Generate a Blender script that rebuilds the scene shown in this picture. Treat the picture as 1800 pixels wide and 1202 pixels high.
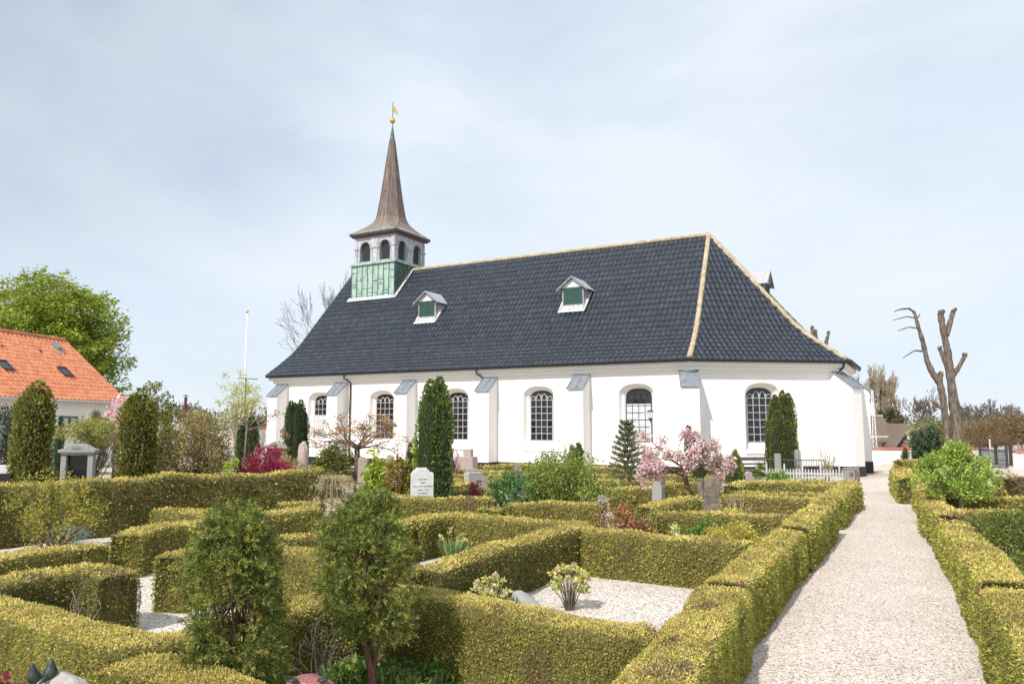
import bpy, math, random
import numpy as np
from mathutils import Vector, Matrix, Quaternion

# ------------------------------------------------------------------ camera
scene = bpy.context.scene
for o in list(bpy.data.objects): bpy.data.objects.remove(o)
R = math.radians
cam_d = bpy.data.cameras.new("camera"); cam = bpy.data.objects.new("camera", cam_d)
scene.collection.objects.link(cam); scene.camera = cam
cam_d.sensor_width = 36.0; cam_d.lens = 36.0 * 1325.0 / 1800.0
cam_d.clip_start = 0.05; cam_d.clip_end = 2000.0
cam.location = (0, 0, 2.3)
cam.rotation_euler = (R(90) + math.atan(143 / 1325.0), 0, 0)

# ------------------------------------------------------------------ sky and sun
SUN_TO = Vector((-0.56, -0.83, 0)).normalized()      # horizontal direction towards the sun
SUN_EL = R(46)
w = bpy.data.worlds.new("World"); scene.world = w; w.use_nodes = True
nt = w.node_tree; nt.nodes.clear()
out = nt.nodes.new("ShaderNodeOutputWorld"); bg = nt.nodes.new("ShaderNodeBackground")
sky = nt.nodes.new("ShaderNodeTexSky"); sky.sky_type = 'NISHITA'; sky.sun_disc = False
sky.sun_elevation = SUN_EL; sky.sun_rotation = math.atan2(SUN_TO.x, SUN_TO.y)
sky.air_density = 1.0; sky.dust_density = 0.4; sky.ozone_density = 1.0
tc = nt.nodes.new("ShaderNodeTexCoord"); mp = nt.nodes.new("ShaderNodeMapping")
mp.inputs['Scale'].default_value = (1.0, 1.0, 2.6); mp.inputs['Rotation'].default_value = (0.1, 0.25, 0.6)
nz = nt.nodes.new("ShaderNodeTexNoise"); nz.inputs['Scale'].default_value = 1.7
nz.inputs['Detail'].default_value = 7; nz.inputs['Roughness'].default_value = 0.55
nz.inputs['Distortion'].default_value = 0.35
rp = nt.nodes.new("ShaderNodeValToRGB")
rp.color_ramp.elements[0].position = 0.34; rp.color_ramp.elements[0].color = (0.74, 0.74, 0.74, 1)
rp.color_ramp.elements[1].position = 0.58; rp.color_ramp.elements[1].color = (0.97, 0.97, 0.97, 1)
nz2 = nt.nodes.new("ShaderNodeTexNoise"); nz2.inputs['Scale'].default_value = 3.5
nz2.inputs['Detail'].default_value = 5
rp2 = nt.nodes.new("ShaderNodeValToRGB")
rp2.color_ramp.elements[0].position = 0.3; rp2.color_ramp.elements[0].color = (7.0, 8.0, 9.1, 1)
rp2.color_ramp.elements[1].position = 0.7; rp2.color_ramp.elements[1].color = (7.9, 8.5, 9.15, 1)
mx = nt.nodes.new("ShaderNodeMixRGB")
bg.inputs['Strength'].default_value = 0.1
L = nt.links.new
L(tc.outputs['Generated'], mp.inputs['Vector']); L(mp.outputs['Vector'], nz.inputs['Vector'])
L(mp.outputs['Vector'], nz2.inputs['Vector'])
L(nz.outputs['Fac'], rp.inputs['Fac']); L(nz2.outputs['Fac'], rp2.inputs['Fac'])
# a gap in the thin cloud towards the upper left, where the blue shows through
vd = nt.nodes.new("ShaderNodeVectorMath"); vd.operation = 'DOT_PRODUCT'
nv_ = nt.nodes.new("ShaderNodeVectorMath"); nv_.operation = 'NORMALIZE'; L(tc.outputs['Generated'], nv_.inputs[0]); L(nv_.outputs['Vector'], vd.inputs[0])
vd.inputs[1].default_value = tuple(Vector((-.52, .70, .50)).normalized())
mg = nt.nodes.new("ShaderNodeMapRange"); mg.inputs['From Min'].default_value = .90; mg.inputs['From Max'].default_value = .995
mg.inputs['To Min'].default_value = 0; mg.inputs['To Max'].default_value = .34; L(vd.outputs['Value'], mg.inputs['Value'])
sb = nt.nodes.new("ShaderNodeMath"); sb.operation = 'SUBTRACT'; sb.use_clamp = True
L(rp.outputs['Color'], sb.inputs[0]); L(mg.outputs['Result'], sb.inputs[1])
L(sb.outputs[0], mx.inputs['Fac']); L(sky.outputs['Color'], mx.inputs['Color1'])
L(rp2.outputs['Color'], mx.inputs['Color2']); L(mx.outputs['Color'], bg.inputs['Color'])
L(bg.outputs['Background'], out.inputs['Surface'])

sun_d = bpy.data.lights.new("sun", 'SUN'); sun_d.energy = 4.0; sun_d.angle = R(0.6); sun_d.color = (1.0, 0.955, 0.90)
sun = bpy.data.objects.new("sun", sun_d); scene.collection.objects.link(sun)
sd = Vector((SUN_TO.x * math.cos(SUN_EL), SUN_TO.y * math.cos(SUN_EL), math.sin(SUN_EL)))
sun.rotation_euler = sd.to_track_quat('Z', 'Y').to_euler(); sun.location = (0, 0, 60)
scene.view_settings.view_transform = 'Standard'; scene.view_settings.look = 'None'
scene.view_settings.exposure = 0.16; scene.view_settings.gamma = 1.0
scene.render.engine = 'CYCLES'
try:
    scene.cycles.max_bounces = 6; scene.cycles.transparent_max_bounces = 4
    scene.cycles.use_denoising = True
except Exception: pass

rng = np.random.default_rng(7); random.seed(7)
COL = scene.collection

# ------------------------------------------------------------------ materials
def new_mat(name):
    m = bpy.data.materials.new(name); m.use_nodes = True
    return m, m.node_tree, m.node_tree.nodes['Principled BSDF']
def mat(name, col, rough=0.7, var=0.0, scale=5.0, bump=0.0, bscale=40.0, metal=0.0, col2=None, spec=0.5, stretch=None):
    m, t, b = new_mat(name)
    b.inputs['Base Color'].default_value = (*col, 1); b.inputs['Roughness'].default_value = rough
    b.inputs['Metallic'].default_value = metal; b.inputs['Specular IOR Level'].default_value = spec
    g = t.nodes.new("ShaderNodeNewGeometry"); src = g.outputs['Position']
    if stretch:
        mp = t.nodes.new("ShaderNodeMapping"); mp.inputs['Scale'].default_value = stretch
        t.links.new(src, mp.inputs['Vector']); src = mp.outputs['Vector']
    if col2 is not None or var > 0:
        n = t.nodes.new("ShaderNodeTexNoise"); n.inputs['Scale'].default_value = scale; n.inputs['Detail'].default_value = 6
        n.inputs['Roughness'].default_value = 0.6
        t.links.new(src, n.inputs['Vector'])
        r = t.nodes.new("ShaderNodeValToRGB")
        c2 = col2 if col2 is not None else tuple(c * (1 - var) for c in col)
        r.color_ramp.elements[0].position = 0.38; r.color_ramp.elements[0].color = (*c2, 1)
        r.color_ramp.elements[1].position = 0.62; r.color_ramp.elements[1].color = (*col, 1)
        t.links.new(n.outputs['Fac'], r.inputs['Fac']); t.links.new(r.outputs['Color'], b.inputs['Base Color'])
    if bump > 0:
        n = t.nodes.new("ShaderNodeTexNoise"); n.inputs['Scale'].default_value = bscale; n.inputs['Detail'].default_value = 4
        t.links.new(src, n.inputs['Vector'])
        bn = t.nodes.new("ShaderNodeBump"); bn.inputs['Strength'].default_value = bump; bn.inputs['Distance'].default_value = 0.02
        t.links.new(n.outputs['Fac'], bn.inputs['Height']); t.links.new(bn.outputs['Normal'], b.inputs['Normal'])
    return m
def leaf_mat(name, rough=0.6, trans=0.38, spec=0.3):
    m, t, b = new_mat(name)
    a = t.nodes.new("ShaderNodeAttribute"); a.attribute_name = "Col"
    b.inputs['Roughness'].default_value = rough; b.inputs['Specular IOR Level'].default_value = spec
    tr = t.nodes.new("ShaderNodeBsdfTranslucent"); mx = t.nodes.new("ShaderNodeMixShader")
    mx.inputs[0].default_value = trans
    o = t.nodes['Material Output']
    t.links.new(a.outputs['Color'], b.inputs['Base Color']); t.links.new(a.outputs['Color'], tr.inputs['Color'])
    t.links.new(b.outputs[0], mx.inputs[1]); t.links.new(tr.outputs[0], mx.inputs[2]); t.links.new(mx.outputs[0], o.inputs['Surface'])
    return m
def gravel_mat(name, cols, scale, dist=0.012, patch=None):
    m, t, b = new_mat(name)
    g = t.nodes.new("ShaderNodeNewGeometry")
    v = t.nodes.new("ShaderNodeTexVoronoi"); v.inputs['Scale'].default_value = scale; v.inputs['Randomness'].default_value = 1
    sp = t.nodes.new("ShaderNodeSeparateColor"); r = t.nodes.new("ShaderNodeValToRGB")
    cr = r.color_ramp
    while len(cr.elements) < len(cols): cr.elements.new(0.5)
    for i, (p, c) in enumerate(cols): cr.elements[i].position = p; cr.elements[i].color = (*c, 1)
    cr.interpolation = 'LINEAR'
    L = t.links.new
    L(g.outputs['Position'], v.inputs['Vector']); L(v.outputs['Color'], sp.inputs[0]); L(sp.outputs[0], r.inputs['Fac'])
    n = t.nodes.new("ShaderNodeTexNoise"); n.inputs['Scale'].default_value = 0.9; n.inputs['Detail'].default_value = 5
    L(g.outputs['Position'], n.inputs['Vector'])
    mr = t.nodes.new("ShaderNodeMapRange"); mr.inputs['From Min'].default_value = 0.3; mr.inputs['From Max'].default_value = 0.7
    mr.inputs['To Min'].default_value = 0.93; mr.inputs['To Max'].default_value = 1.06
    L(n.outputs['Fac'], mr.inputs['Value'])
    mm = t.nodes.new("ShaderNodeMixRGB"); mm.blend_type = 'MULTIPLY'; mm.inputs['Fac'].default_value = 1
    L(r.outputs['Color'], mm.inputs['Color1']); L(mr.outputs['Result'], mm.inputs['Color2'])
    src = mm.outputs['Color']
    if patch:
        n2 = t.nodes.new("ShaderNodeTexNoise"); n2.inputs['Scale'].default_value = patch[1]; n2.inputs['Detail'].default_value = 6
        L(g.outputs['Position'], n2.inputs['Vector'])
        r2 = t.nodes.new("ShaderNodeValToRGB"); r2.color_ramp.elements[0].position = patch[2]; r2.color_ramp.elements[1].position = patch[2] + 0.06
        L(n2.outputs['Fac'], r2.inputs['Fac'])
        m2 = t.nodes.new("ShaderNodeMixRGB"); L(r2.outputs['Color'], m2.inputs['Fac']); L(src, m2.inputs['Color1'])
        m2.inputs['Color2'].default_value = (*patch[0], 1); src = m2.outputs['Color']
    L(src, b.inputs['Base Color']); b.inputs['Roughness'].default_value = 0.9
    bn = t.nodes.new("ShaderNodeBump"); bn.inputs['Strength'].default_value = 0.9; bn.inputs['Distance'].default_value = dist
    bn.invert = True
    L(v.outputs['Distance'], bn.inputs['Height']); L(bn.outputs['Normal'], b.inputs['Normal'])
    return m
M = {}
M['path'] = gravel_mat("path_gravel", [(0.0, (.22, .16, .11)), (.22, (.54, .42, .34)), (.5, (.73, .61, .52)), (.8, (.86, .78, .71)), (1.0, (.52, .46, .42))], 60, dist=.014)
M['plot'] = gravel_mat("plot_gravel", [(0.0, (.34, .26, .21)), (.3, (.60, .51, .43)), (.6, (.76, .68, .60)), (1.0, (.86, .81, .75))], 44, dist=.02)
M['ground'] = gravel_mat("ground_gravel", [(0.0, (.25, .19, .13)), (.4, (.50, .42, .33)), (.7, (.66, .58, .49)), (1.0, (.50, .44, .38))], 45, patch=((.07, .08, .02), 0.35, 0.56))
M['grass'] = mat("grass", (.16, .19, .05), .9, scale=3, col2=(.09, .12, .03), bump=.6, bscale=60)
M['white'] = mat("limewash", (.87, .85, .82), .85, scale=1.2, col2=(.82, .80, .765), bump=.5, bscale=5, stretch=(1.6, 1.6, .45))
M['white_trim'] = mat("white_paint", (.80, .79, .76), .6, bump=.05)
M['plinth'] = mat("tar_plinth", (.022, .018, .018), .55, var=.3, bump=.2)
M['tile'] = mat("glazed_tile", (.046, .058, .084), .32, scale=5, col2=(.019, .024, .036), spec=.7)
M['ridge'] = mat("lichen_mortar", (.50, .43, .31), .9, scale=3.5, col2=(.36, .28, .15), bump=.5, bscale=25)
M['lead'] = mat("lead_sheet", (.30, .32, .35), .5, scale=6, col2=(.20, .22, .25), metal=.2, bump=.1)
M['lead_pale'] = mat("weathered_lead", (.60, .60, .63), .6, scale=2.2, col2=(.28, .26, .29), bump=.2, stretch=(7, 7, .7))
M['patina'] = mat("green_patina", (.44, .57, .48), .8, scale=1.8, col2=(.22, .34, .28), bump=.2, stretch=(3, 3, 1.0))
M['patina_dark'] = mat("dark_patina", (.09, .17, .15), .6, var=.4, scale=3)
M['copper'] = mat("brown_copper", (.19, .14, .115), .55, scale=2.2, col2=(.12, .09, .075), stretch=(2.5, 2.5, .6), bump=.15)
M['gold'] = mat("gilding", (.80, .50, .14), .25, metal=1.0)
M['louvre_dark'] = mat("dark_louvre", (.045, .06, .055), .6)
M['louvre_green'] = mat("green_louvre", (.03, .10, .08), .6)
M['glass'] = mat("dark_glass", (.020, .020, .022), .08, var=.5, scale=3, spec=.6)
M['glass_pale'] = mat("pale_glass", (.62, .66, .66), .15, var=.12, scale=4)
M['iron'] = mat("dark_iron", (.05, .05, .055), .5)
M['pipe'] = mat("brown_pipe", (.06, .045, .04), .45)
M['orange_tile'] = mat("orange_tile", (.66, .27, .145), .75, scale=3, col2=(.50, .17, .08), bump=.2, spec=.3)
M['red_tile'] = mat("red_wall_tile", (.46, .15, .09), .8, scale=6, col2=(.32, .10, .07))
M['bark'] = mat("bark", (.21, .165, .13), .9, scale=6, col2=(.08, .06, .045), bump=.8, bscale=25, stretch=(2, 2, .5))
M['bark_pale'] = mat("pale_bark", (.30, .25, .20), .9, scale=5, col2=(.17, .14, .11), bump=.6, bscale=20)
M['bark_red'] = mat("reddish_bark", (.22, .12, .08), .9, scale=9, col2=(.12, .07, .05), bump=.6, bscale=30, stretch=(2, 2, .5))
M['twig'] = mat("grey_twig", (.17, .145, .125), .9)
M['twig_pale'] = mat("tan_twig", (.36, .29, .19), .9)
M['core'] = mat("hedge_core", (.17, .14, .045), 1.0, var=.4, scale=12, bump=1, bscale=60)
M['leaf'] = leaf_mat("leaves")
M['leaf_gloss'] = leaf_mat("glossy_leaves", rough=.35, trans=.2, spec=.5)
M['petal'] = leaf_mat("petals", rough=.7, trans=.35, spec=.1)
M['stone_white'] = mat("white_marble", (.66, .67, .66), .6, scale=5, col2=(.54, .55, .53), bump=.1)
M['stone_grey'] = mat("grey_granite", (.38, .37, .35), .7, scale=60, col2=(.26, .25, .24), bump=.2)
M['stone_pink'] = mat("pink_granite", (.50, .40, .36), .6, scale=50, col2=(.36, .28, .26), bump=.1)
M['stone_dark'] = mat("brown_weathered_stone", (.23, .18, .15), .8, scale=8, col2=(.12, .095, .08), bump=.5)
M['stone_red'] = mat("red_granite", (.36, .13, .11), .35, scale=90, col2=(.20, .08, .075), bump=.1)
M['stone_black'] = mat("polished_black_granite", (.015, .015, .017), .12)
M['sandstone'] = mat("pale_sandstone", (.48, .44, .40), .85, scale=9, col2=(.36, .33, .30), bump=.4)
M['bronze'] = mat("green_bronze", (.055, .075, .068), .5, metal=.3, var=.4, scale=30)
M['letter'] = mat("black_lettering", (.02, .02, .02), .6)
M['letter_grey'] = mat("grey_lettering", (.16, .15, .14), .7)
M['letter_white'] = mat("pale_lettering", (.72, .72, .70), .6)
M['brown_roof'] = mat("brown_thatch", (.22, .16, .12), .95, scale=5, col2=(.13, .09, .07), bump=.8, bscale=20, stretch=(1, 1, 3))
M['red_wood'] = mat("dark_red_boards", (.16, .045, .04), .8, var=.3, scale=4)
M['green_paint'] = mat("grey_green_paint", (.16, .22, .19), .6)
M['frame_green'] = mat("dark_green_frame", (.02, .05, .045), .4)
M['blue_iron'] = mat("blue_black_iron", (.03, .05, .07), .45)
M['wood_grey'] = mat("weathered_bench_wood", (.16, .13, .12), .8, var=.3, scale=10)
M['fence'] = mat("weathered_white_paint", (.58, .58, .57), .8, scale=8, col2=(.42, .42, .41))
M['cut'] = mat("sawn_wood", (.50, .38, .25), .9, var=.3, scale=20)
M['steel'] = mat("pale_grey_metal", (.55, .56, .56), .4, metal=.3)

# ------------------------------------------------------------------ object helpers
def link(o, parent=None):
    COL.objects.link(o)
    if parent is not None: o.parent = parent
    return o
def tag(o, label=None, cat=None, group=None, kind=None):
    if label: o['label'] = label
    if cat: o['category'] = cat
    if group: o['group'] = group
    if kind: o['kind'] = kind
    return o
def thing(name, label, cat, loc=(0, 0, 0), group=None, rz=0.0):
    o = bpy.data.objects.new(name, None); o.empty_display_size = .3; o.location = loc if len(loc) == 3 else (*loc, 0)
    o.rotation_euler = (0, 0, rz)
    COL.objects.link(o); return tag(o, label, cat, group)
class MB:
    """collects polygons, several materials, smooth flags"""
    def __init__(s): s.v = []; s.f = []; s.m = []
    def add(s, vs, fs, mi=0):
        b = len(s.v); s.v += [tuple(float(c) for c in p) for p in vs]
        s.f += [tuple(b + i for i in f) for f in fs]; s.m += [mi] * len(fs); return s
    def box(s, c, size, rz=0.0, mi=0, taper=1.0, rx=0.0, ry=0.0):
        x, y, z = [q / 2 for q in size]; vs = []
        mt = Matrix.Rotation(rz, 3, 'Z') @ Matrix.Rotation(ry, 3, 'Y') @ Matrix.Rotation(rx, 3, 'X')
        for dz in (-1, 1):
            k = taper if dz > 0 else 1
            for dx, dy in ((-1, -1), (1, -1), (1, 1), (-1, 1)):
                vs.append(Vector(c) + mt @ Vector((dx * x * k, dy * y * k, dz * z)))
        return s.add(vs, [(0, 3, 2, 1), (4, 5, 6, 7), (0, 1, 5, 4), (1, 2, 6, 5), (2, 3, 7, 6), (3, 0, 4, 7)], mi)
    def tube(s, pts, rad, n=8, mi=0, cap=True):
        pts = [Vector(p) for p in pts]; rad = rad if hasattr(rad, '__len__') else [rad] * len(pts)
        b = len(s.v); up = None
        for i, p in enumerate(pts):
            t = (pts[min(i + 1, len(pts) - 1)] - pts[max(i - 1, 0)])
            t = t.normalized() if t.length > 1e-9 else Vector((0, 0, 1))
            if up is None:
                a = Vector((0, 0, 1)) if abs(t.z) < .9 else Vector((1, 0, 0)); up = t.cross(a).normalized()
            up = (up - t * up.dot(t)).normalized(); q = t.cross(up)
            for k in range(n):
                a = 2 * math.pi * k / n; s.v.append(tuple(p + (up * math.cos(a) + q * math.sin(a)) * rad[i]))
        for i in range(len(pts) - 1):
            for k in range(n):
                s.f.append((b + i * n + k, b + i * n + (k + 1) % n, b + (i + 1) * n + (k + 1) % n, b + (i + 1) * n + k)); s.m.append(mi)
        if cap and n > 2:
            s.f.append(tuple(b + k for k in range(n - 1, -1, -1))); s.m.append(mi)
            e = b + (len(pts) - 1) * n; s.f.append(tuple(e + k for k in range(n))); s.m.append(mi)
        return s
    def prism(s, poly, z0, z1, mi=0):
        n = len(poly); vs = [(x, y, z0) for x, y in poly] + [(x, y, z1) for x, y in poly]
        return s.add(vs, [tuple(range(n - 1, -1, -1)), tuple(range(n, 2 * n))] + [(i, (i + 1) % n, n + (i + 1) % n, n + i) for i in range(n)], mi)
    def slab(s, poly, y0, y1, mi=0, mtx=None):
        """outline in x,z extruded in y"""
        n = len(poly); vs = [(x, y0, z) for x, z in poly] + [(x, y1, z) for x, z in poly]
        if mtx is not None: vs = [mtx @ Vector(v) for v in vs]
        return s.add(vs, [tuple(range(n)), tuple(range(2 * n - 1, n - 1, -1))] + [(i, n + i, n + (i + 1) % n, (i + 1) % n) for i in range(n)], mi)
    def lathe(s, prof, n=16, c=(0, 0, 0), mi=0):
        b = len(s.v)
        for r, z in prof:
            for k in range(n):
                a = 2 * math.pi * k / n; s.v.append((c[0] + r * math.cos(a), c[1] + r * math.sin(a), c[2] + z))
        for i in range(len(prof) - 1):
            for k in range(n):
                s.f.append((b + i * n + k, b + i * n + (k + 1) % n, b + (i + 1) * n + (k + 1) % n, b + (i + 1) * n + k)); s.m.append(mi)
        return s
    def build(s, name, mats, parent=None, smooth=False, bevel=0.0):
        me = bpy.data.meshes.new(name); me.from_pydata(s.v, [], s.f)
        for m in (mats if isinstance(mats, (list, tuple)) else [mats]): me.materials.append(m)
        me.polygons.foreach_set('material_index', s.m)
        if smooth: me.polygons.foreach_set('use_smooth', [True] * len(s.f))
        me.update()
        o = bpy.data.objects.new(name, me); link(o, parent)
        if bevel > 0:
            md = o.modifiers.new("bevel", 'BEVEL'); md.width = bevel; md.segments = 2; md.limit_method = 'ANGLE'; md.angle_limit = R(40)
        return o
def text_mesh(txt, size, name, m, parent, loc, rot, depth=.004):
    cu = bpy.data.curves.new(name, 'FONT'); cu.body = txt; cu.size = size; cu.align_x = 'CENTER'; cu.align_y = 'CENTER'; cu.extrude = depth
    cu.space_line = 1.05
    t = bpy.data.objects.new(name, cu); COL.objects.link(t)
    dg = bpy.context.evaluated_depsgraph_get(); dg.update()
    me = bpy.data.meshes.new_from_object(t.evaluated_get(dg)); bpy.data.objects.remove(t)
    me.materials.clear(); me.materials.append(m)
    o = bpy.data.objects.new(name, me); link(o, parent); o.location = loc; o.rotation_euler = rot; return o

# ------------------------------------------------------------------ numpy foliage
def vnoise(p, scale, seed=0, octs=3):
    r = np.random.default_rng(seed + 100); v = np.zeros(len(p)); a = 1.0
    for o in range(octs):
        for k in range(5):
            d = r.normal(size=3); d /= np.linalg.norm(d)
            v += a * np.sin((p @ d) * scale * (1 + .6 * r.random()) * 6.28 + r.random() * 6.28) / 5
        scale *= 2.1; a *= .55
    return v * 1.5
def unit(a): return a / (np.linalg.norm(a, axis=1, keepdims=True) + 1e-9)
def leaf_geo(P, dirs, size, aspect, fold=.15, r=None):
    """one folded four-corner leaf per point"""
    r = r or rng; n = len(P); size = np.asarray(size).reshape(-1, 1) * np.ones((n, 1))
    d = unit(dirs); q = unit(np.cross(d, r.normal(size=(n, 3)))); u = np.cross(q, d)
    b = P; tip = P + d * size; mid = P + d * size * .5 + u * size * fold
    w_ = q * size * aspect * .5
    return np.stack([b, mid - w_, tip, mid + w_], 1).reshape(-1, 3)
def foliage_object(name, leafv, leafc, mleaf, core=None, mcore=None, parent=None):
    """leafv (4n,3), leafc (n,3); core = (verts, quads)"""
    cv = np.zeros((0, 3)) if core is None else np.asarray(core[0], float); cf = [] if core is None else core[1]
    nl = len(leafv) // 4; nv = len(cv) + len(leafv)
    me = bpy.data.meshes.new(name); me.vertices.add(nv)
    me.vertices.foreach_set('co', np.concatenate([cv, leafv]).astype(np.float32).ravel())
    loops = [np.asarray(f) for f in cf]; cl = np.concatenate(loops) if loops else np.zeros(0, int)
    tot = np.array([len(f) for f in cf] + [4] * nl, dtype=np.int32)
    li = np.concatenate([cl, np.arange(len(leafv)) + len(cv)]).astype(np.int32)
    me.loops.add(len(li)); me.loops.foreach_set('vertex_index', li)
    me.polygons.add(len(tot)); st = np.concatenate([[0], np.cumsum(tot)[:-1]]).astype(np.int32)
    me.polygons.foreach_set('loop_start', st); me.polygons.foreach_set('loop_total', tot)
    if core is not None:
        me.materials.append(mcore); me.materials.append(mleaf)
        me.polygons.foreach_set('material_index', np.array([0] * len(cf) + [1] * nl, dtype=np.int32))
    else: me.materials.append(mleaf)
    at = me.attributes.new('Col', 'FLOAT_COLOR', 'POINT')
    c = np.ones((nv, 4), np.float32); c[:len(cv), :3] = .03; c[len(cv):, :3] = np.repeat(leafc, 4, axis=0)
    at.data.foreach_set('color', c.ravel())
    me.update(calc_edges=True); me.validate()
    o = bpy.data.objects.new(name, me); link(o, parent); return o
def tint(n, cols, p=None, jit=.18, P=None, cs=1.2, cseed=0, camt=.22):
    """per-leaf colours picked from a palette, with clump-sized variation in the foliage itself"""
    cols = np.array(cols); i = rng.choice(len(cols), n, p=p); c = cols[i] * (1 + rng.normal(size=(n, 1)) * jit)
    c = c * (1 + rng.normal(size=(n, 3)) * .05)
    if P is not None: c = c * (1 + camt * vnoise(P, cs, cseed)[:, None])
    return np.clip(c, .004, .9)

# ------------------------------------------------------------------ the lie of the land
def smooth(a, b, x):
    t = min(1, max(0, (x - a) / (b - a))); return t * t * (3 - 2 * t)
def T(x, y):
    return -0.04 * min(60, max(0, y - 34)) * smooth(9, 17, x)
def strip(name, xs, ys, m, dz, kind_label=None):
    mb = MB()
    for y in ys:
        for x in xs: mb.v.append((x, y, T(x, y) + dz))
    nx = len(xs)
    for j in range(len(ys) - 1):
        for i in range(nx - 1):
            mb.f.append((j * nx + i, j * nx + i + 1, (j + 1) * nx + i + 1, (j + 1) * nx + i)); mb.m.append(0)
    o = mb.build(name, m, smooth=True); o['kind'] = 'structure'; return o
xs = sorted(set([-700, -300, -150, -80, -50] + list(range(-40, 61, 4)) + list(np.arange(8, 19, .75)) + [90, 150, 300, 700]))
ys = [-30, -10, 0, 10, 20, 30, 33] + [34 + 2 * i for i in range(31)] + [96, 120, 160, 220, 320, 500, 900]
strip('ground', xs, ys, M['ground'], 0.0)
# far meadow beyond the churchyard
def sheet(name, poly_rows, m, dz):
    """rows of equal length of (x,y); laid on the land dz above it"""
    mb = MB(); n = len(poly_rows[0])
    for r_ in poly_rows:
        for x, y in r_: mb.v.append((x, y, T(x, y) + dz))
    for j in range(len(poly_rows) - 1):
        for i in range(n - 1):
            mb.f.append((j * n + i, j * n + i + 1, (j + 1) * n + i + 1, (j + 1) * n + i)); mb.m.append(0)
    o = mb.build(name, m, smooth=True); o['kind'] = 'structure'; return o
def lerp2(a, b, t): return (a[0] + (b[0] - a[0]) * t, a[1] + (b[1] - a[1]) * t)
# gravel path from the camera to the church corner and on to the forecourt
lft = [(0.2, -2.0), (1.2, 4.0), (1.77, 6.98), (3.75, 10.66), (6.55, 15.98), (10.27, 23.26), (13.86, 30.77), (14.6, 31.5), (16.8, 33.6), (18.8, 40), (22, 52), (25, 66)]
rgt = [(3.0, -2.0), (3.9, 4.0), (4.34, 6.98), (5.89, 10.00), (8.31, 15.21), (11.78, 22.11), (12.98, 25.11), (19.5, 31), (27, 33.6), (36, 40), (48, 52), (60, 66)]
rows = []
for j in range(len(lft) - 1):
    for q in range(6):
        a = lerp2(lft[j], lft[j + 1], q / 6); b = lerp2(rgt[j], rgt[j + 1], q / 6)
        rows.append([lerp2(a, b, i / 8) for i in range(9)])
sheet('path', rows, M['path'], 0.006)
# loose gravel inside the grave plots
PLOTS = [0]
def plot(poly):
    PLOTS[0] += 1; dz = .010 + .004 * PLOTS[0]
    mb = MB(); mb.add([(x, y, T(x, y) + dz) for x, y in poly], [tuple(range(len(poly)))])
    o = mb.build('gravel_ground', M['plot']); o['kind'] = 'structure'
plot([(-0.78, 7.66), (1.52, 7.49), (3.07, 10.49), (1.41, 12.78), (-1.27, 12.29), (-1.46, 10.00)])
plot([(-4.44, 7.84), (-2.52, 8.24), (-2.66, 10.66), (-3.21, 14.52), (-8.09, 15.21), (-7.05, 12.29)])
plot([(-1.74, 11.84), (-0.47, 12.78), (0.67, 15.21), (1.28, 17.28), (-1.99, 16.82), (-2.56, 13.89)])
plot([(-2.15, 6.22), (-0.63, 6.22), (-0.60, 8.24), (-1.36, 9.29), (-2.81, 9.16)])
plot([(-8.5, 10.4), (-6.28, 12.29), (-8.36, 16.39), (-9.5, 13)])

# ------------------------------------------------------------------ the church
A_N = R(-28.8)
church = thing('church', "long white limewashed church with black glazed tile roof and a brown copper spire", 'church', (7.58, 32.3, 0), rz=A_N)
HW = 7.2
EZ = 5.07; NZ = 12.15
def prof(o):      # height of the roof above the ground at distance o inwards from the eave, for the nave
    pts = [(0, EZ), (.9, 5.66), (1.8, 6.30), (2.5, 6.92), (HW, NZ)]
    for (a, za), (b, zb) in zip(pts, pts[1:]):
        if o <= b: return za + (zb - za) * (o - a) / (b - a)
    return NZ
eave = [(-25.1, 0), (0, 0), (5.9, 4.59), (5.9, 9.81), (0, 14.4), (-25.1, 14.4)]
def inset(poly, d):
    n = len(poly); res = []
    for i in range(n):
        a, b, c = Vector(poly[i - 1]), Vector(poly[i]), Vector(poly[(i + 1) % n])
        t1 = (b - a).normalized(); t2 = (c - b).normalized(); n1 = Vector((-t1.y, t1.x)); n2 = Vector((-t2.y, t2.x))
        k = d / (1 + n1.dot(n2)); res.append(tuple(b + (n1 + n2) * k))
    return res
wallp = inset(eave, .42)

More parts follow.
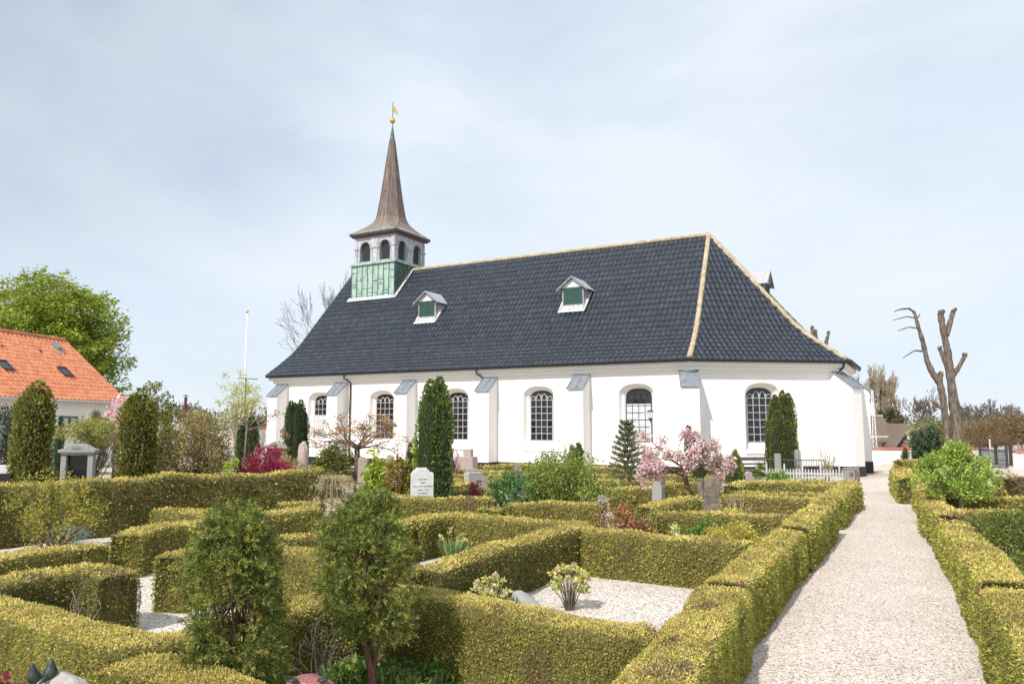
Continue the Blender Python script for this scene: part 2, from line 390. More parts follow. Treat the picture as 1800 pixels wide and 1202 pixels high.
def arch(cx, wdt, z0, zs, zc, n=14):
    """outline: up the left jamb, over the crown, down the right jamb"""
    pts = [(cx - wdt / 2, z0), (cx - wdt / 2, zs)]
    for k in range(1, n):
        a = math.pi * (1 - k / n); cs, sn = math.cos(a), math.sin(a)
        pts.append((cx + wdt / 2 * math.copysign(abs(cs) ** .82, cs), zs + (zc - zs) * sn ** .82))
    return pts + [(cx + wdt / 2, zs), (cx + wdt / 2, z0)]
def wall_with_windows(mb, p0, p1, z0, z1, wins, n_out, depth=.36, mi=0):
    """p0->p1 run with openings; n_out = outward normal; wins = [(centre, outer spec, inner spec)]"""
    p0 = Vector((*p0, 0)); p1 = Vector((*p1, 0)); e = (p1 - p0).normalized(); Ln = (p1 - p0).length; nn = Vector((*n_out, 0))
    V = lambda s, z, d=0: p0 + e * s + Vector((0, 0, z)) - nn * d
    cur = 0
    for c, (ow, oz0, ozs, ozc), (iw, iz0, izs, izc) in wins:
        O = arch(c, ow, oz0, ozs, ozc); I = arch(c, iw, iz0, izs, izc); l, r_ = c - ow / 2, c + ow / 2
        mb.add([V(cur, z0), V(l, z0), V(l, z1), V(cur, z1)], [(0, 1, 2, 3)], mi)
        mb.add([V(l, z0), V(r_, z0), V(r_, oz0), V(l, oz0)], [(0, 1, 2, 3)], mi)
        top = O[1:-1]
        for a, b in zip(top, top[1:]):
            mb.add([V(a[0], a[1]), V(b[0], b[1]), V(b[0], z1), V(a[0], z1)], [(0, 1, 2, 3)], mi)
        cur = r_
        n = len(O)
        st = 0.42      # a step in the reveal: outer splay, small return, inner splay
        M1 = [(o_[0] + (i_[0] - o_[0]) * st, o_[1] + (i_[1] - o_[1]) * st) for o_, i_ in zip(O, I)]
        M2 = [(o_[0] + (i_[0] - o_[0]) * .55, o_[1] + (i_[1] - o_[1]) * .55) for o_, i_ in zip(O, I)]
        for ra, rb, da, db in ((O, M1, 0, depth * .6), (M1, M2, depth * .6, depth * .62), (M2, I, depth * .62, depth)):
            vs = [V(x, z, da) for x, z in ra] + [V(x, z, db) for x, z in rb]
            mb.add(vs, [(i, (i + 1) % n, n + (i + 1) % n, n + i) for i in range(n)], mi)
    mb.add([V(cur, z0), V(Ln, z0), V(Ln, z1), V(cur, z1)], [(0, 1, 2, 3)], mi)
    return V
wb = MB(); WW = []
outer = (1.68, 1.06, 3.50, 4.08); inner = (1.20, 1.50, 3.46, 3.86)
wn = len(wallp)
runs = []
for i in range(wn):
    a, b = Vector(wallp[i]), Vector(wallp[(i + 1) % wn]); t = (b - a).normalized(); nrm = (t.y, -t.x)
    ws = []
    if i == 0: ws = [s - a.x for s in (-21.40, -16.92, -12.21, -7.42, -2.52)]
    if i == 1: ws = [3.42]
    if i == 3: ws = [3.42]
    if i == 2: ws = [(b - a).length / 2]
    if i == 4: ws = [3 + 4.75 * k for k in range(5)]
    V = wall_with_windows(wb, a, b, -.5, 5.03, [(c, outer, inner) for c in ws], nrm)
    for c in ws: runs.append((i, a + t * c, t, Vector(nrm), c))
# west gable
wz = [(-.03, 5.0)]; gp = []
x_w = wallp[0][0]
ys_ = np.linspace(.42, 13.98, 25)
gv = [(x_w, y, 4.9) for y in ys_] + [(x_w, y, prof(min(y, 14.4 - y)) - .05) for y in ys_]
wb.add(gv, [(i + 1, i, 25 + i, 26 + i) for i in range(24)])
wb.build('wall', M['white'], church)
pb = MB(); pb.prism(inset(eave, .375), -.55, .43); pb.build('plinth', M['plinth'], church)
cb = MB()
for off, z0, z1 in ((.35, 4.48, 4.62), (.24, 4.61, 4.80), (.05, 4.79, 5.0)): cb.prism(inset(eave, off), z0, z1)
cb.build('cornice', M['white_trim'], church, bevel=.02)

def window(i, pos, t, nrm, pale, bars_dark=False):
    """leaded window behind the reveal; pos on the wall face"""
    e = Vector((t.x, t.y, 0)); n3 = Vector((nrm.x, nrm.y, 0)); base = Vector((pos.x, pos.y, 0)) - n3 * .33
    V = lambda s, z, d=0: base + e * s + Vector((0, 0, z)) + n3 * d
    iw, iz0, izs, izc = 1.22, 1.48, 3.46, 3.88
    I = arch(0, iw, iz0, izs, izc)
    fr = MB()
    rows_ = 6; ph = (3.42 - 1.5) / rows_; pw = 1.2 / 4
    B_ = .014
    def bar(s0, z0, s1, z1, wdt=B_, d0=-.012, d1=.03):
        dv = Vector((s1 - s0, z1 - z0)); nv = Vector((-dv.y, dv.x)).normalized() * wdt
        q = [(s0 - nv.x, z0 - nv.y), (s1 - nv.x, z1 - nv.y), (s1 + nv.x, z1 + nv.y), (s0 + nv.x, z0 + nv.y)]
        vs = [V(a, b, d0) for a, b in q] + [V(a, b, d1) for a, b in q]
        fr.add(vs, [(3, 2, 1, 0), (4, 5, 6, 7), (0, 1, 5, 4), (1, 2, 6, 5), (2, 3, 7, 6), (3, 0, 4, 7)])
    for k in (-1, 0, 1): bar(k * pw, 1.5, k * pw, 3.62 if k else 3.7)
    for r_ in range(rows_ + 1): bar(-.6, 1.5 + r_ * ph, .6, 1.5 + r_ * ph, d1=.033)
    bar(-.59, 1.5, -.59, 3.42, .02); bar(.59, 1.5, .59, 3.42, .02)
    if not bars_dark:           # rounded pane corners
        for k in range(4):
            for r_ in range(rows_):
                x0, z0 = -.6 + k * pw, 1.5 + r_ * ph; c_ = .045
                for sx, sz in ((0, 0), (1, 0), (0, 1), (1, 1)):
                    X, Z = x0 + sx * pw, z0 + sz * ph; dx, dz = (c_ if sx == 0 else -c_), (c_ if sz == 0 else -c_)
                    fr.add([V(X, Z, .025), V(X + dx, Z, .025), V(X, Z + dz, .025)], [(0, 1, 2), (2, 1, 0)])
    for k in range(4):          # pointed heads of the top lights
        x0 = -.6 + k * pw; hgt = 3.72 if k in (1, 2) else 3.60
        prev = None
        for u in np.linspace(0, 1, 7):
            z = 3.42 + (hgt - 3.42) * (1 - abs(2 * u - 1) ** 2.2); cur = (x0 + u * pw, z)
            if prev: bar(*prev, *cur, wdt=.013, d1=.036)
            prev = cur
    fm = fr.build('window_bars', M['iron'] if bars_dark else M['steel'], None)
    win = thing('window', None, None, (0, 0, 0)); del_keys = [k for k in ('label', 'category') if k in win]
    win.parent = church
    fm.parent = win
    g = MB(); n = len(I); zs = 3.18
    g.add([V(x, z, 0) for x, z in I], [tuple(range(n - 1, -1, -1))]); 
    for k in range(4):
        for r_ in range(rows_):
            x0, z0_ = -.6 + k * pw, 1.5 + r_ * ph; t1_, t2_ = random.uniform(-.006, .006), random.uniform(-.006, .006)
            g.add([V(x0 + .01, z0_ + .01, .007 + t1_ + t2_), V(x0 + pw - .01, z0_ + .01, .007 - t1_ + t2_), V(x0 + pw - .01, z0_ + ph - .01, .007 - t1_ - t2_), V(x0 + .01, z0_ + ph - .01, .007 + t1_ - t2_)], [(0, 1, 2, 3)])
    g.build('glass', M['glass'], win)
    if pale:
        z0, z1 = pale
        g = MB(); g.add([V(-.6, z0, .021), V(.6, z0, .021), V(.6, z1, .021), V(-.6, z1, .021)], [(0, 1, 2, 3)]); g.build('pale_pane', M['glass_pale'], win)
    sl = MB(); q0 = V(-.84, 1.03, .33); 
    vs = [V(-.86, .985, .30), V(.86, .985, .30), V(.86, .985, .375), V(-.86, .985, .375), V(-.86, 1.03, .30), V(.86, 1.03, .30), V(.86, 1.03, .375), V(-.86, 1.03, .375)]
    sl.add(vs, [(0, 1, 2, 3), (7, 6, 5, 4), (3, 2, 6, 7), (0, 3, 7, 4), (2, 1, 5, 6)]); sl.build('sill', M['white_trim'], win)
for (i, pos, t, nrm, c) in runs:
    pale = None; bd = False
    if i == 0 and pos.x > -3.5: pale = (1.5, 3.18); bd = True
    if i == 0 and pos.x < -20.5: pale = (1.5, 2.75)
    window(i, pos, t, nrm, pale, bd)

# buttresses
def buttress(px, py, ang, w_=.76, out_=.84, zt=4.56, zf=3.88):
    root = thing('buttress', None, None, (px, py, 0), rz=ang)     # local -y is outwards
    root.parent = church
    b = MB(); b.slab([(0, 0)] * 0 or [(-w_ / 2, -.5), (w_ / 2, -.5), (w_ / 2, .43), (-w_ / 2, .43)], .2, -out_ - .035)
    b.build('foot', M['plinth'], root)
    b = MB()
    prf = [(.15, .42), (-out_, .42), (-out_, zf), (.0, zt), (.15, zt)]
    vs = [(-w_ / 2 + .01, y, z) for y, z in prf] + [(w_ / 2 - .01, y, z) for y, z in prf]
    b.add(vs, [(0, 1, 2, 3, 4), (9, 8, 7, 6, 5), (1, 0, 5, 6), (2, 1, 6, 7), (3, 2, 7, 8)]); b.build('pier', M['white'], root)
    b = MB(); sl = (zt - zf) / out_
    def sh(x0, x1, y0, y1, th, lift):
        z = lambda y: zt + sl * y + lift
        vs = [(x0, y0, z(y0)), (x1, y0, z(y0)), (x1, y1, z(y1)), (x0, y1, z(y1))]; vs += [(x, y, q + th) for x, y, q in vs]
        b.add(vs, [(3, 2, 1, 0), (4, 5, 6, 7), (0, 1, 5, 4), (1, 2, 6, 5), (2, 3, 7, 6), (3, 0, 4, 7)])
    sh(-w_ / 2 - .05, w_ / 2 + .05, -out_ - .07, .0, .045, .006)
    for xx in (-w_ / 2 - .03, 0.02, w_ / 2 + .02): sh(xx - .015, xx + .015, -out_ - .075, .0, .03, .052)
    b.build('lead_cap', M['lead'], root)
for s in (-24.2, -19.68, -15.0, -10.08, -5.12): buttress(s, .42, 0)
Bc, Cc, Dc = wallp[1], wallp[2], wallp[3]
buttress(Bc[0], Bc[1] + .05, math.atan2(.345, .94), out_=.88)
buttress(Cc[0] - .05, Cc[1], R(90) - math.atan2(.42, .9), out_=.88)
buttress(Dc[0] - .05, Dc[1], R(90) + math.atan2(.42, .9), out_=.88)

# tiled roof slopes
APEX = (-.75, 7.2); WEST = (-25.1, 7.2)
def tile_tone(m):
    t = m.node_tree; b_ = t.nodes['Principled BSDF']; a = t.nodes.new('ShaderNodeAttribute'); a.attribute_name = 'tone'
    src = b_.inputs['Base Color'].links[0].from_socket; mm = t.nodes.new('ShaderNodeMixRGB'); mm.blend_type = 'MULTIPLY'; mm.inputs['Fac'].default_value = 1
    t.links.new(src, mm.inputs['Color1']); t.links.new(a.outputs['Fac'], mm.inputs['Color2']); t.links.new(mm.outputs['Color'], b_.inputs['Base Color'])
tile_tone(M['tile'])
def put_tone(o, mb):
    at = o.data.attributes.new('tone', 'FLOAT', 'FACE'); at.data.foreach_set('value', np.array(mb.tone, dtype=np.float32))
def tiles(mb, P0, P1, Q0, Q1, rows_=24, pw=.26, sub=6, amp=.066):
    if not hasattr(mb, 'tone'): mb.tone = []
    P0, P1, Q0, Q1 = map(Vector, (P0, P1, Q0, Q1)); e = (P1 - P0).normalized(); nin = Vector((-e.y, e.x))
    rho = (Q0 - P0).dot(nin)
    # slope direction samples
    def ring(t, lift, jit):
        a = (P0.lerp(Q0, t) - P0).dot(e); b = (P0 * 0 + (P1.lerp(Q1, t) - P0)).dot(e)
        return a, b
    ts = [k / rows_ for k in range(rows_ + 1)]
    for k in range(rows_):
        t0, t1 = ts[k], ts[k + 1]; tb = max(0, t0 - .12 / rows_) if k else -.35 / rows_
        if t1 >= .9999: t1 = .999
        a0, b0 = ring(tb, 0, 0); a1, b1 = ring(t1, 0, 0)
        lo, hi = min(a0, a1), max(b0, b1)
        g = np.arange(math.floor(lo / (pw / sub)), math.ceil(hi / (pw / sub)) + 1) * (pw / sub)
        jj = random.uniform(-.012, .012)
        nb = len(g); base = len(mb.v)
        for (t, lift, a, b, drop) in ((tb, .065, a0, b0, .065), (tb, .065, a0, b0, 0), (t1, .008, a1, b1, 0)):
            o = t * rho; z = prof(max(0, t) * HW) if t >= 0 else EZ + t * HW * .62
            for s_ in g:
                s2 = min(max(s_, a), b); u = ((s_ + jj) / pw) % 1.0
                col = int(s_ // pw); rnd = ((col * 7349 + k * 9151) % 97) / 97.0
                h = amp * (.5 + .5 * math.cos(2 * math.pi * u)) ** 1.3 + .006 * rnd
                p = P0 + e * s2 + nin * (o - (lift + h) * .6)
                mb.v.append((p.x, p.y, z + (lift + h) * .75 - drop))
        for q in range(nb - 1):
            for r_ in (0, 1):
                i0 = base + r_ * nb + q
                va, vb = mb.v[i0], mb.v[i0 + 1]; vc = mb.v[i0 + nb + 1]; vd = mb.v[i0 + nb]
                if abs(va[0] - vb[0]) + abs(va[1] - vb[1]) < 1e-6 and abs(vc[0] - vd[0]) + abs(vc[1] - vd[1]) < 1e-6: continue
                mb.f.append((i0, i0 + 1, i0 + nb + 1, i0 + nb)); mb.m.append(0)
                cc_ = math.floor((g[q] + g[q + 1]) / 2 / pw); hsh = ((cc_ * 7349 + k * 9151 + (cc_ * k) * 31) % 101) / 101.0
                uu = ((g[q] + g[q + 1]) / 2 / pw) % 1; mb.tone.append((.80 + .5 * hsh ** 1.5) * (.22 if .36 < uu < .66 else 1.0) * (.35 if r_ == 0 else 1))  # random tone per tile; shade in troughs and under lips put into the colour
tb_ = MB(); tiles(tb_, (-25.1, 0), (0, 0), (-25.1, 7.2), APEX); put_tone(tb_.build('nave_roof', M['tile'], church), tb_)
tb_ = MB(); tiles(tb_, (0, 0), (5.9, 4.59), APEX, APEX); put_tone(tb_.build('chancel_roof', M['tile'], church), tb_)
tb_ = MB(); tiles(tb_, (5.9, 4.59), (5.9, 9.81), APEX, APEX); put_tone(tb_.build('east_roof', M['tile'], church), tb_)
tb_ = MB(); tiles(tb_, (5.9, 9.81), (0, 14.4), APEX, APEX, sub=2); tiles(tb_, (0, 14.4), (-25.1, 14.4), APEX, (-25.1, 7.2), sub=2)
put_tone(tb_.build('north_roof', M['tile'], church), tb_)
def capline(p0, p1, name='hip_ridge', r_=.125, straight=False, n=60):
    b = MB(); pts = []; rad = []
    for k in range(n + 1):
        t = k / n; x = p0[0] + (p1[0] - p0[0]) * t; y = p0[1] + (p1[1] - p0[1]) * t
        z = NZ if straight else prof(t * HW)
        pts.append((x, y, z + .05)); rad.append(r_ * (1 + .05 * ((k % 3) - 1)) * (1 + .04 * random.uniform(-1, 1)))
    b.tube(pts, rad, 10); b.build(name, M['ridge'], church, smooth=True)
capline((-20, 7.2), APEX, 'ridge_cap', .12, True, 80)
capline((0.03, 0.05), APEX); capline((5.85, 4.55), APEX); capline((5.85, 9.85), APEX); capline((0, 14.35), APEX)
b = MB(); b.tube([(-25.12, t * HW, prof(t * HW) + .06) for t in np.linspace(0, 1, 20)], .07, 6)
b.tube([(-25.12, 14.4 - t * HW, prof(t * HW) + .06) for t in np.linspace(0, 1, 20)], .07, 6); b.build('verge', M['patina_dark'], church)
# gutters and downpipes
ge = inset(eave, -.05)
b = MB(); b.tube([(ge[0][0], ge[0][1], 5.0), (ge[1][0], ge[1][1], 5.0), (ge[2][0], ge[2][1], 5.0)], .055, 8); b.build('gutter', M['iron'], church, smooth=True)
b = MB(); b.tube([(ge[2][0] + .03, ge[2][1], 5.0), (ge[3][0] + .03, ge[3][1], 4.98)], .075, 8); b.build('gutter', M['iron'], church, smooth=True)
for s, foot in ((-19.1, True), (-10.55, False)):
    b = MB()
    pts = [(s - .12, -.05, 4.95), (s - .10, -.03, 4.75), (s + .02, .28, 4.62), (s + .05, .34, 4.5)]
    pts += [(s + .05, .34, .1)] if foot else [(s + .10, .30, 4.42)]
    b.tube(pts, .045, 8); b.build('downpipe', M['pipe'] if foot else M['iron'], church, smooth=True)
b = MB(); b.tube([(5.75, 4.45, 4.95), (5.72, 4.5, 4.78), (5.45, 4.72, 4.58), (5.4, 4.8, 4.45)], .05, 8); b.build('downpipe', M['iron'], church, smooth=True)
b = MB(); b.tube([(5.60, 5.35, 4.9), (5.60, 5.35, .1)], .045, 8); b.build('downpipe', M['steel'], church, smooth=True)

# dormers
M['flash'] = mat('grey_mortar', (.60, .59, .57), .9, scale=8, col2=(.45, .44, .43), bump=.3)
def dormer(x, y, ang):
    root = thing('dormer', None, None, (x, y, 0), rz=ang); root.parent = church
    zb, zt, za, hw_ = 8.02, 9.38, 9.90, .60
    back = lambda z: (z - 6.92) / 1.113 + 2.5 - 3.65
    b = MB()
    b.add([(-hw_, 0, 7.3), (hw_, 0, 7.3), (hw_, 0, zt), (-hw_, 0, zt), (-hw_, back(zt) + .3, 7.3), (hw_, back(zt) + .3, 7.3), (hw_, back(zt) + .3, zt), (-hw_, back(zt) + .3, zt)],
          [(0, 1, 2, 3), (1, 5, 6, 2), (4, 0, 3, 7)])
    b.build('cheeks', M['lead_pale'], root)
    b = MB()                                                          # louvred shutter
    b.box((0, -.01, 8.92), (1.08, .05, .86))
    for k in range(8): b.box((0, -.045, 8.55 + k * .105), (.98, .05, .035), rx=R(-25))
    b.box((0, -.05, 8.92), (.05, .06, .86)); b.build('louvre', M['louvre_green'], root)
    b = MB(); b.slab([(-.62, zt), (.62, zt), (0, za - .06)], -.03, .05); b.build('gable', M['white_trim'], root)
    b = MB()
    for sx in (-1, 1):
        xo = .86; zo = zt - .18; L_ = back(za) + .35
        vs = [(0, -.2, za), (sx * xo, -.2, zo), (sx * xo, back(zo) + .2, zo), (0, L_, za)]; vs += [(a, c_, z + .05) for a, c_, z in vs]
        b.add(vs, [(0, 1, 2, 3), (7, 6, 5, 4), (0, 4, 5, 1), (1, 5, 6, 2), (2, 6, 7, 3)])
    b.build('dormer_roof', M['lead_pale'], root)
    b = MB()
    for sx in (-1, 1):
        vs = [(0, -.215, za - .04), (sx * .88, -.215, zt - .22), (sx * .88, -.215, zt - .12), (0, -.215, za + .06)]; vs += [(a, -.18, z) for a, _, z in vs]
        b.add(vs, [(0, 1, 2, 3), (7, 6, 5, 4), (0, 3, 7, 4), (1, 0, 4, 5), (3, 2, 6, 7), (2, 1, 5, 6)])
    b.build('bargeboard', M['lead'], root)
    b = MB()                                                          # mortar flashing on the tiles
    zr = lambda yy: 6.92 + (yy + 3.65 - 2.5) * 1.113 + .17
    def fl(x0, y0, x1, y1, x2, y2, x3, y3): b.add([(x0, y0, zr(y0)), (x1, y1, zr(y1)), (x2, y2, zr(y2)), (x3, y3, zr(y3))], [(0, 1, 2, 3)])
    fl(-.74, -.30, .74, -.30, .66, .12, -.66, .12)
    fl(.60, -.05, .76, -.3, .80, .75, .60, .75); fl(-.76, -.3, -.60, -.05, -.60, .75, -.80, .75)
    b.build('flashing', M['flash'], root)
dormer(-16.3, 3.65, 0); dormer(-7.03, 3.65, 0); dormer(2.1, 7.2, R(90))

# ------------------------------------------------------------------ bell tower
tower = thing('tower', None, None, (-21.83, 7.2, 0)); tower.parent = church
b = MB(); h_ = 1.75
b.box((0, 0, 10.9), (2 * h_, 2 * h_, 3.2))
b.build('copper_base', M['patina'], tower)
b = MB(); b.box((h_ + .004, 0, 10.9), (.01, 2 * h_, 3.1)); b.build('dark_east_side', mat('dark_copper', (.10, .17, .14), .6, scale=2.5, col2=(.035, .05, .045), stretch=(3, 3, .8)), tower)  # thin plate, darker and streaked, over the east face only
b = MB()
for k in range(9):
    q = -h_ + .02 + k * (2 * h_ - .04) / 8
    for (x, y, sx, sy) in ((q, -h_ - .012, .035, .05), (q, h_ + .012, .035, .05), (h_ + .012, q, .05, .035), (-h_ - .012, q, .05, .035)):
        b.box((x, y, 10.95), (sx, sy, 3.05))
    if k < 8:
        for r_ in range(3):
            zz = 10.0 + random.uniform(.2, 2.2); b.box((q + .22, -h_ - .006, zz), (.40, .03, .02)); b.box((h_ + .006, q + .22, zz), (.03, .40, .02))
b.build('standing_seams', M['patina_dark'], tower)
b = MB(); b.box((0, 0, 12.50), (3.72, 3.72, .10)); b.box((0, 0, 12.585), (3.56, 3.56, .07)); b.build('ledge', M['patina'], tower)
b = MB(); hb = 1.60; z0, z1 = 12.62, 14.36
ow = (.86, 12.72, 13.60, 14.04)
for (a, c_) in (((-hb, -hb), (hb, -hb)), ((hb, -hb), (hb, hb)), ((hb, hb), (-hb, hb)), ((-hb, hb), (-hb, -hb))):
    t = (Vector(c_) - Vector(a)).normalized(); nn = (t.y, -t.x)
    wall_with_windows(b, a, c_, z0, z1, [(cc, ow, (.82, 12.74, 13.60, 14.01)) for cc in (.80, 2.40)], nn, depth=.22)
b.build('belfry_wall', M['lead_pale'], tower)
b = MB()
for sgn in (-1, 1):
    for cc in (-.80, .80):
        b.box((cc, sgn * (hb - .20), 13.35), (.84, .03, 1.5)); b.box((sgn * (hb - .20), cc, 13.35), (.03, .84, 1.5))
        for r_ in range(11):
            b.box((cc, sgn * (hb - .17), 12.78 + r_ * .11), (.62, .06, .02), rx=R(-30 * sgn)); b.box((sgn * (hb - .17), cc, 12.78 + r_ * .11), (.06, .62, .02))
b.build('sound_louvres', M['louvre_dark'], tower)
b = MB()                                                             # pilasters, imposts, small panels
for sgn in (-1, 1):
    for cc in (-1.52, 0, 1.52):
        w0 = .20 if cc else .5
        b.box((cc, sgn * (hb + .02), 13.42), (w0, .045, 1.6)); b.box((sgn * (hb + .02), cc, 13.42), (.045, w0, 1.6))
        b.box((cc, sgn * (hb + .04), 13.60), (w0 + .12, .10, .09)); b.box((sgn * (hb + .04), cc, 13.60), (.10, w0 + .12, .09))
    for cc in (-.80, .80):
        b.box((cc, sgn * (hb + .02), 14.22), (.72, .05, .10)); b.box((sgn * (hb + .02), cc, 14.22), (.05, .72, .10))
        for k in range(12):
            a0 = math.pi * k / 11; x = .44 * math.cos(a0); z = 13.60 + .45 * math.sin(a0)
            b.box((cc + x, sgn * (hb + .015), z), (.09, .04, .09)); b.box((sgn * (hb + .015), cc + x, z), (.04, .09, .09))
b.build('belfry_trim', M['lead_pale'], tower, bevel=.006)
b = MB(); b.box((0, 0, 14.40), (3.56, 3.56, .12)); b.build('frieze', mat("reddish_timber", (.16, .08, .07), .7), tower)
b = MB(); b.box((0, 0, 14.49), (3.78, 3.78, .12)); b.build('eaves', M['iron'], tower)
spire = thing('spire', None, None, (0, 0, 0)); spire.parent = tower
def octring(a, c_):
    p = [(a, -a + c_), (a, a - c_), (a - c_, a), (-a + c_, a), (-a, a - c_), (-a, -a + c_), (-a + c_, -a), (a - c_, -a)]
    return p
SP = [(14.56, 1.92, .02), (14.70, 1.74, .10), (14.88, 1.53, .26), (15.10, 1.32, .44), (15.40, 1.09, .56), (15.80, .935, .545), (16.4, .83, .486), (17.3, .685, .40), (18.6, .51, .30), (20.0, .33, .193), (21.25, .17, .10)]
def spire_part(name, lo, hi, m):
    b = MB(); n = 8
    for z, a, c_ in SP[lo:hi]: b.v += [(x, y, z) for x, y in octring(a, c_)]
    for i in range(hi - lo - 1):
        for k in range(8): b.f.append((i * 8 + k, i * 8 + (k + 1) % 8, (i + 1) * 8 + (k + 1) % 8, (i + 1) * 8 + k)); b.m.append(0)
    return b.build(name, m, tower)
COL.objects.unlink(spire); bpy.data.objects.remove(spire)
M['copper_green'] = mat("greening_copper", (.30, .42, .30), .7, scale=1.6, col2=(.21, .13, .09), stretch=(4, 4, .8), bump=.2)
def spire_mat():
    m, t, b_ = new_mat("spire_copper"); Lk = t.links.new
    g = t.nodes.new("ShaderNodeNewGeometry"); mp_ = t.nodes.new("ShaderNodeMapping"); mp_.inputs['Scale'].default_value = (5, 5, .7)
    n1 = t.nodes.new("ShaderNodeTexNoise"); n1.inputs['Scale'].default_value = 1.5; n1.inputs['Detail'].default_value = 6
    Lk(g.outputs['Position'], mp_.inputs['Vector']); Lk(mp_.outputs['Vector'], n1.inputs['Vector'])
    sx = t.nodes.new("ShaderNodeSeparateXYZ"); Lk(g.outputs['Position'], sx.inputs[0])
    mr = t.nodes.new("ShaderNodeMapRange"); mr.inputs['From Min'].default_value = 14.6; mr.inputs['From Max'].default_value = 16.0
    mr.inputs['To Min'].default_value = .20; mr.inputs['To Max'].default_value = -.22; Lk(sx.outputs['Z'], mr.inputs['Value'])
    ad = t.nodes.new("ShaderNodeMath"); ad.operation = 'ADD'; Lk(n1.outputs['Fac'], ad.inputs[0]); Lk(mr.outputs['Result'], ad.inputs[1])
    r_ = t.nodes.new("ShaderNodeValToRGB"); e = r_.color_ramp.elements
    e[0].position = .15; e[0].color = (.12, .09, .075, 1); e[1].position = .84; e[1].color = (.34, .43, .33, 1)
    q = e.new(.45); q.color = (.23, .165, .13, 1); q = e.new(.66); q.color = (.20, .18, .14, 1)
    Lk(ad.outputs[0], r_.inputs['Fac']); Lk(r_.outputs['Color'], b_.inputs['Base Color']); b_.inputs['Roughness'].default_value = .55
    return m
spire_part('spire', 0, 11, spire_mat())
b = MB()
for k in range(8):
    b.tube([(*octring(a + .008, c_)[k], z) for z, a, c_ in SP], .022, 5)
    for fr_ in ((.33, .66) if k % 2 == 0 else (.5,)):
        pts = []
        for z, a, c_ in SP[:-2]:
            r8 = octring(a + .004, c_); p, q = r8[k], r8[(k + 1) % 8]; pts.append((p[0] + (q[0] - p[0]) * fr_, p[1] + (q[1] - p[1]) * fr_, z))
        b.tube(pts, .014, 4)
    if k % 2 == 1:
        pass
for k, (zz, aa) in enumerate(((17.6, .66), (19.4, .42))):
    for sx, sy in ((0, -1), (1, 0), (-1, 0), (0, 1)): b.lathe([(0, .05), (.05, .03), (.05, -.03), (0, -.05)], 8, (sx * aa, sy * aa, zz))
b.build('spire_seams', M['copper'], tower, smooth=True)
b = MB(); b.lathe([(.19, 21.18), (.16, 21.45), (.13, 21.6), (.15, 21.66), (.11, 21.72), (.06, 22.1), (.035, 22.3)], 12); b.build('spire_tip', M['patina_dark'], tower, smooth=True)
b = MB(); b.tube([(0, 0, 22.2), (0, 0, 23.95)], .022, 8); b.build('rod', M['iron'], tower)
b = MB(); b.lathe([(0, 22.43)] + [(.20 * math.sin(a), 22.64 - .20 * math.cos(a)) for a in np.linspace(.2, math.pi - .15, 12)] + [(0, 22.85)], 20); b.build('gilded_ball', M['gold'], tower, smooth=True)
b = MB(); e0 = Matrix.Rotation(R(28.8), 3, 'Z')
b.slab([(.02, 23.28), (.10, 23.22), (.30, 23.10), (.40, 23.04), (.36, 23.16), (.26, 23.26), (.36, 23.34), (.24, 23.38), (.20, 23.56), (.10, 23.72), (.05, 23.60), (.02, 23.50)], -.012, .012, mtx=e0)
b.build('weather_vane', M['gold'], tower)
# lead flashing where tower meets the roof
b = MB()
def ztile(n_): return prof(n_) + .17
n0 = 7.2 - 1.75
b.add([(-1.95, -1.98, ztile(n0 - .23)), (1.95, -1.98, ztile(n0 - .23)), (1.95, -1.72, ztile(n0 + .03)), (-1.95, -1.72, ztile(n0 + .03))], [(0, 1, 2, 3)])
b.add([(1.74, -1.95, ztile(n0 - .2)), (2.0, -1.95, ztile(n0 - .2)), (2.0, 0, ztile(7.2)), (1.74, 0, ztile(7.2))], [(0, 1, 2, 3)])
b.build('flashing', M['flash'], tower)

# ------------------------------------------------------------------ clipped hedges
GOLD = [(.80, .63, .21), (.73, .58, .18), (.66, .59, .14), (.74, .53, .25), (.54, .48, .11)]
OLIVE = [(.43, .44, .08), (.35, .39, .07), (.50, .48, .095), (.39, .30, .12), (.20, .24, .05)]
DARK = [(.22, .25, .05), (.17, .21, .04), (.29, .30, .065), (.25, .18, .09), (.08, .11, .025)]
def resample(pts, step):
    P = np.array(pts, float)
    for _ in range(2):                                               # round the corners a little
        Q = [P[0]]
        for a, b in zip(P[:-1], P[1:]): Q += [a * .8 + b * .2, a * .2 + b * .8]
        Q.append(P[-1]); P = np.array(Q)
    s = np.concatenate([[0], np.cumsum(np.linalg.norm(np.diff(P, axis=0), axis=1))])
    n = max(3, int(s[-1] / step)); t = np.linspace(0, s[-1], n + 1)
    return np.stack([np.interp(t, s, P[:, k]) for k in range(P.shape[1])], 1), t
HN = 0
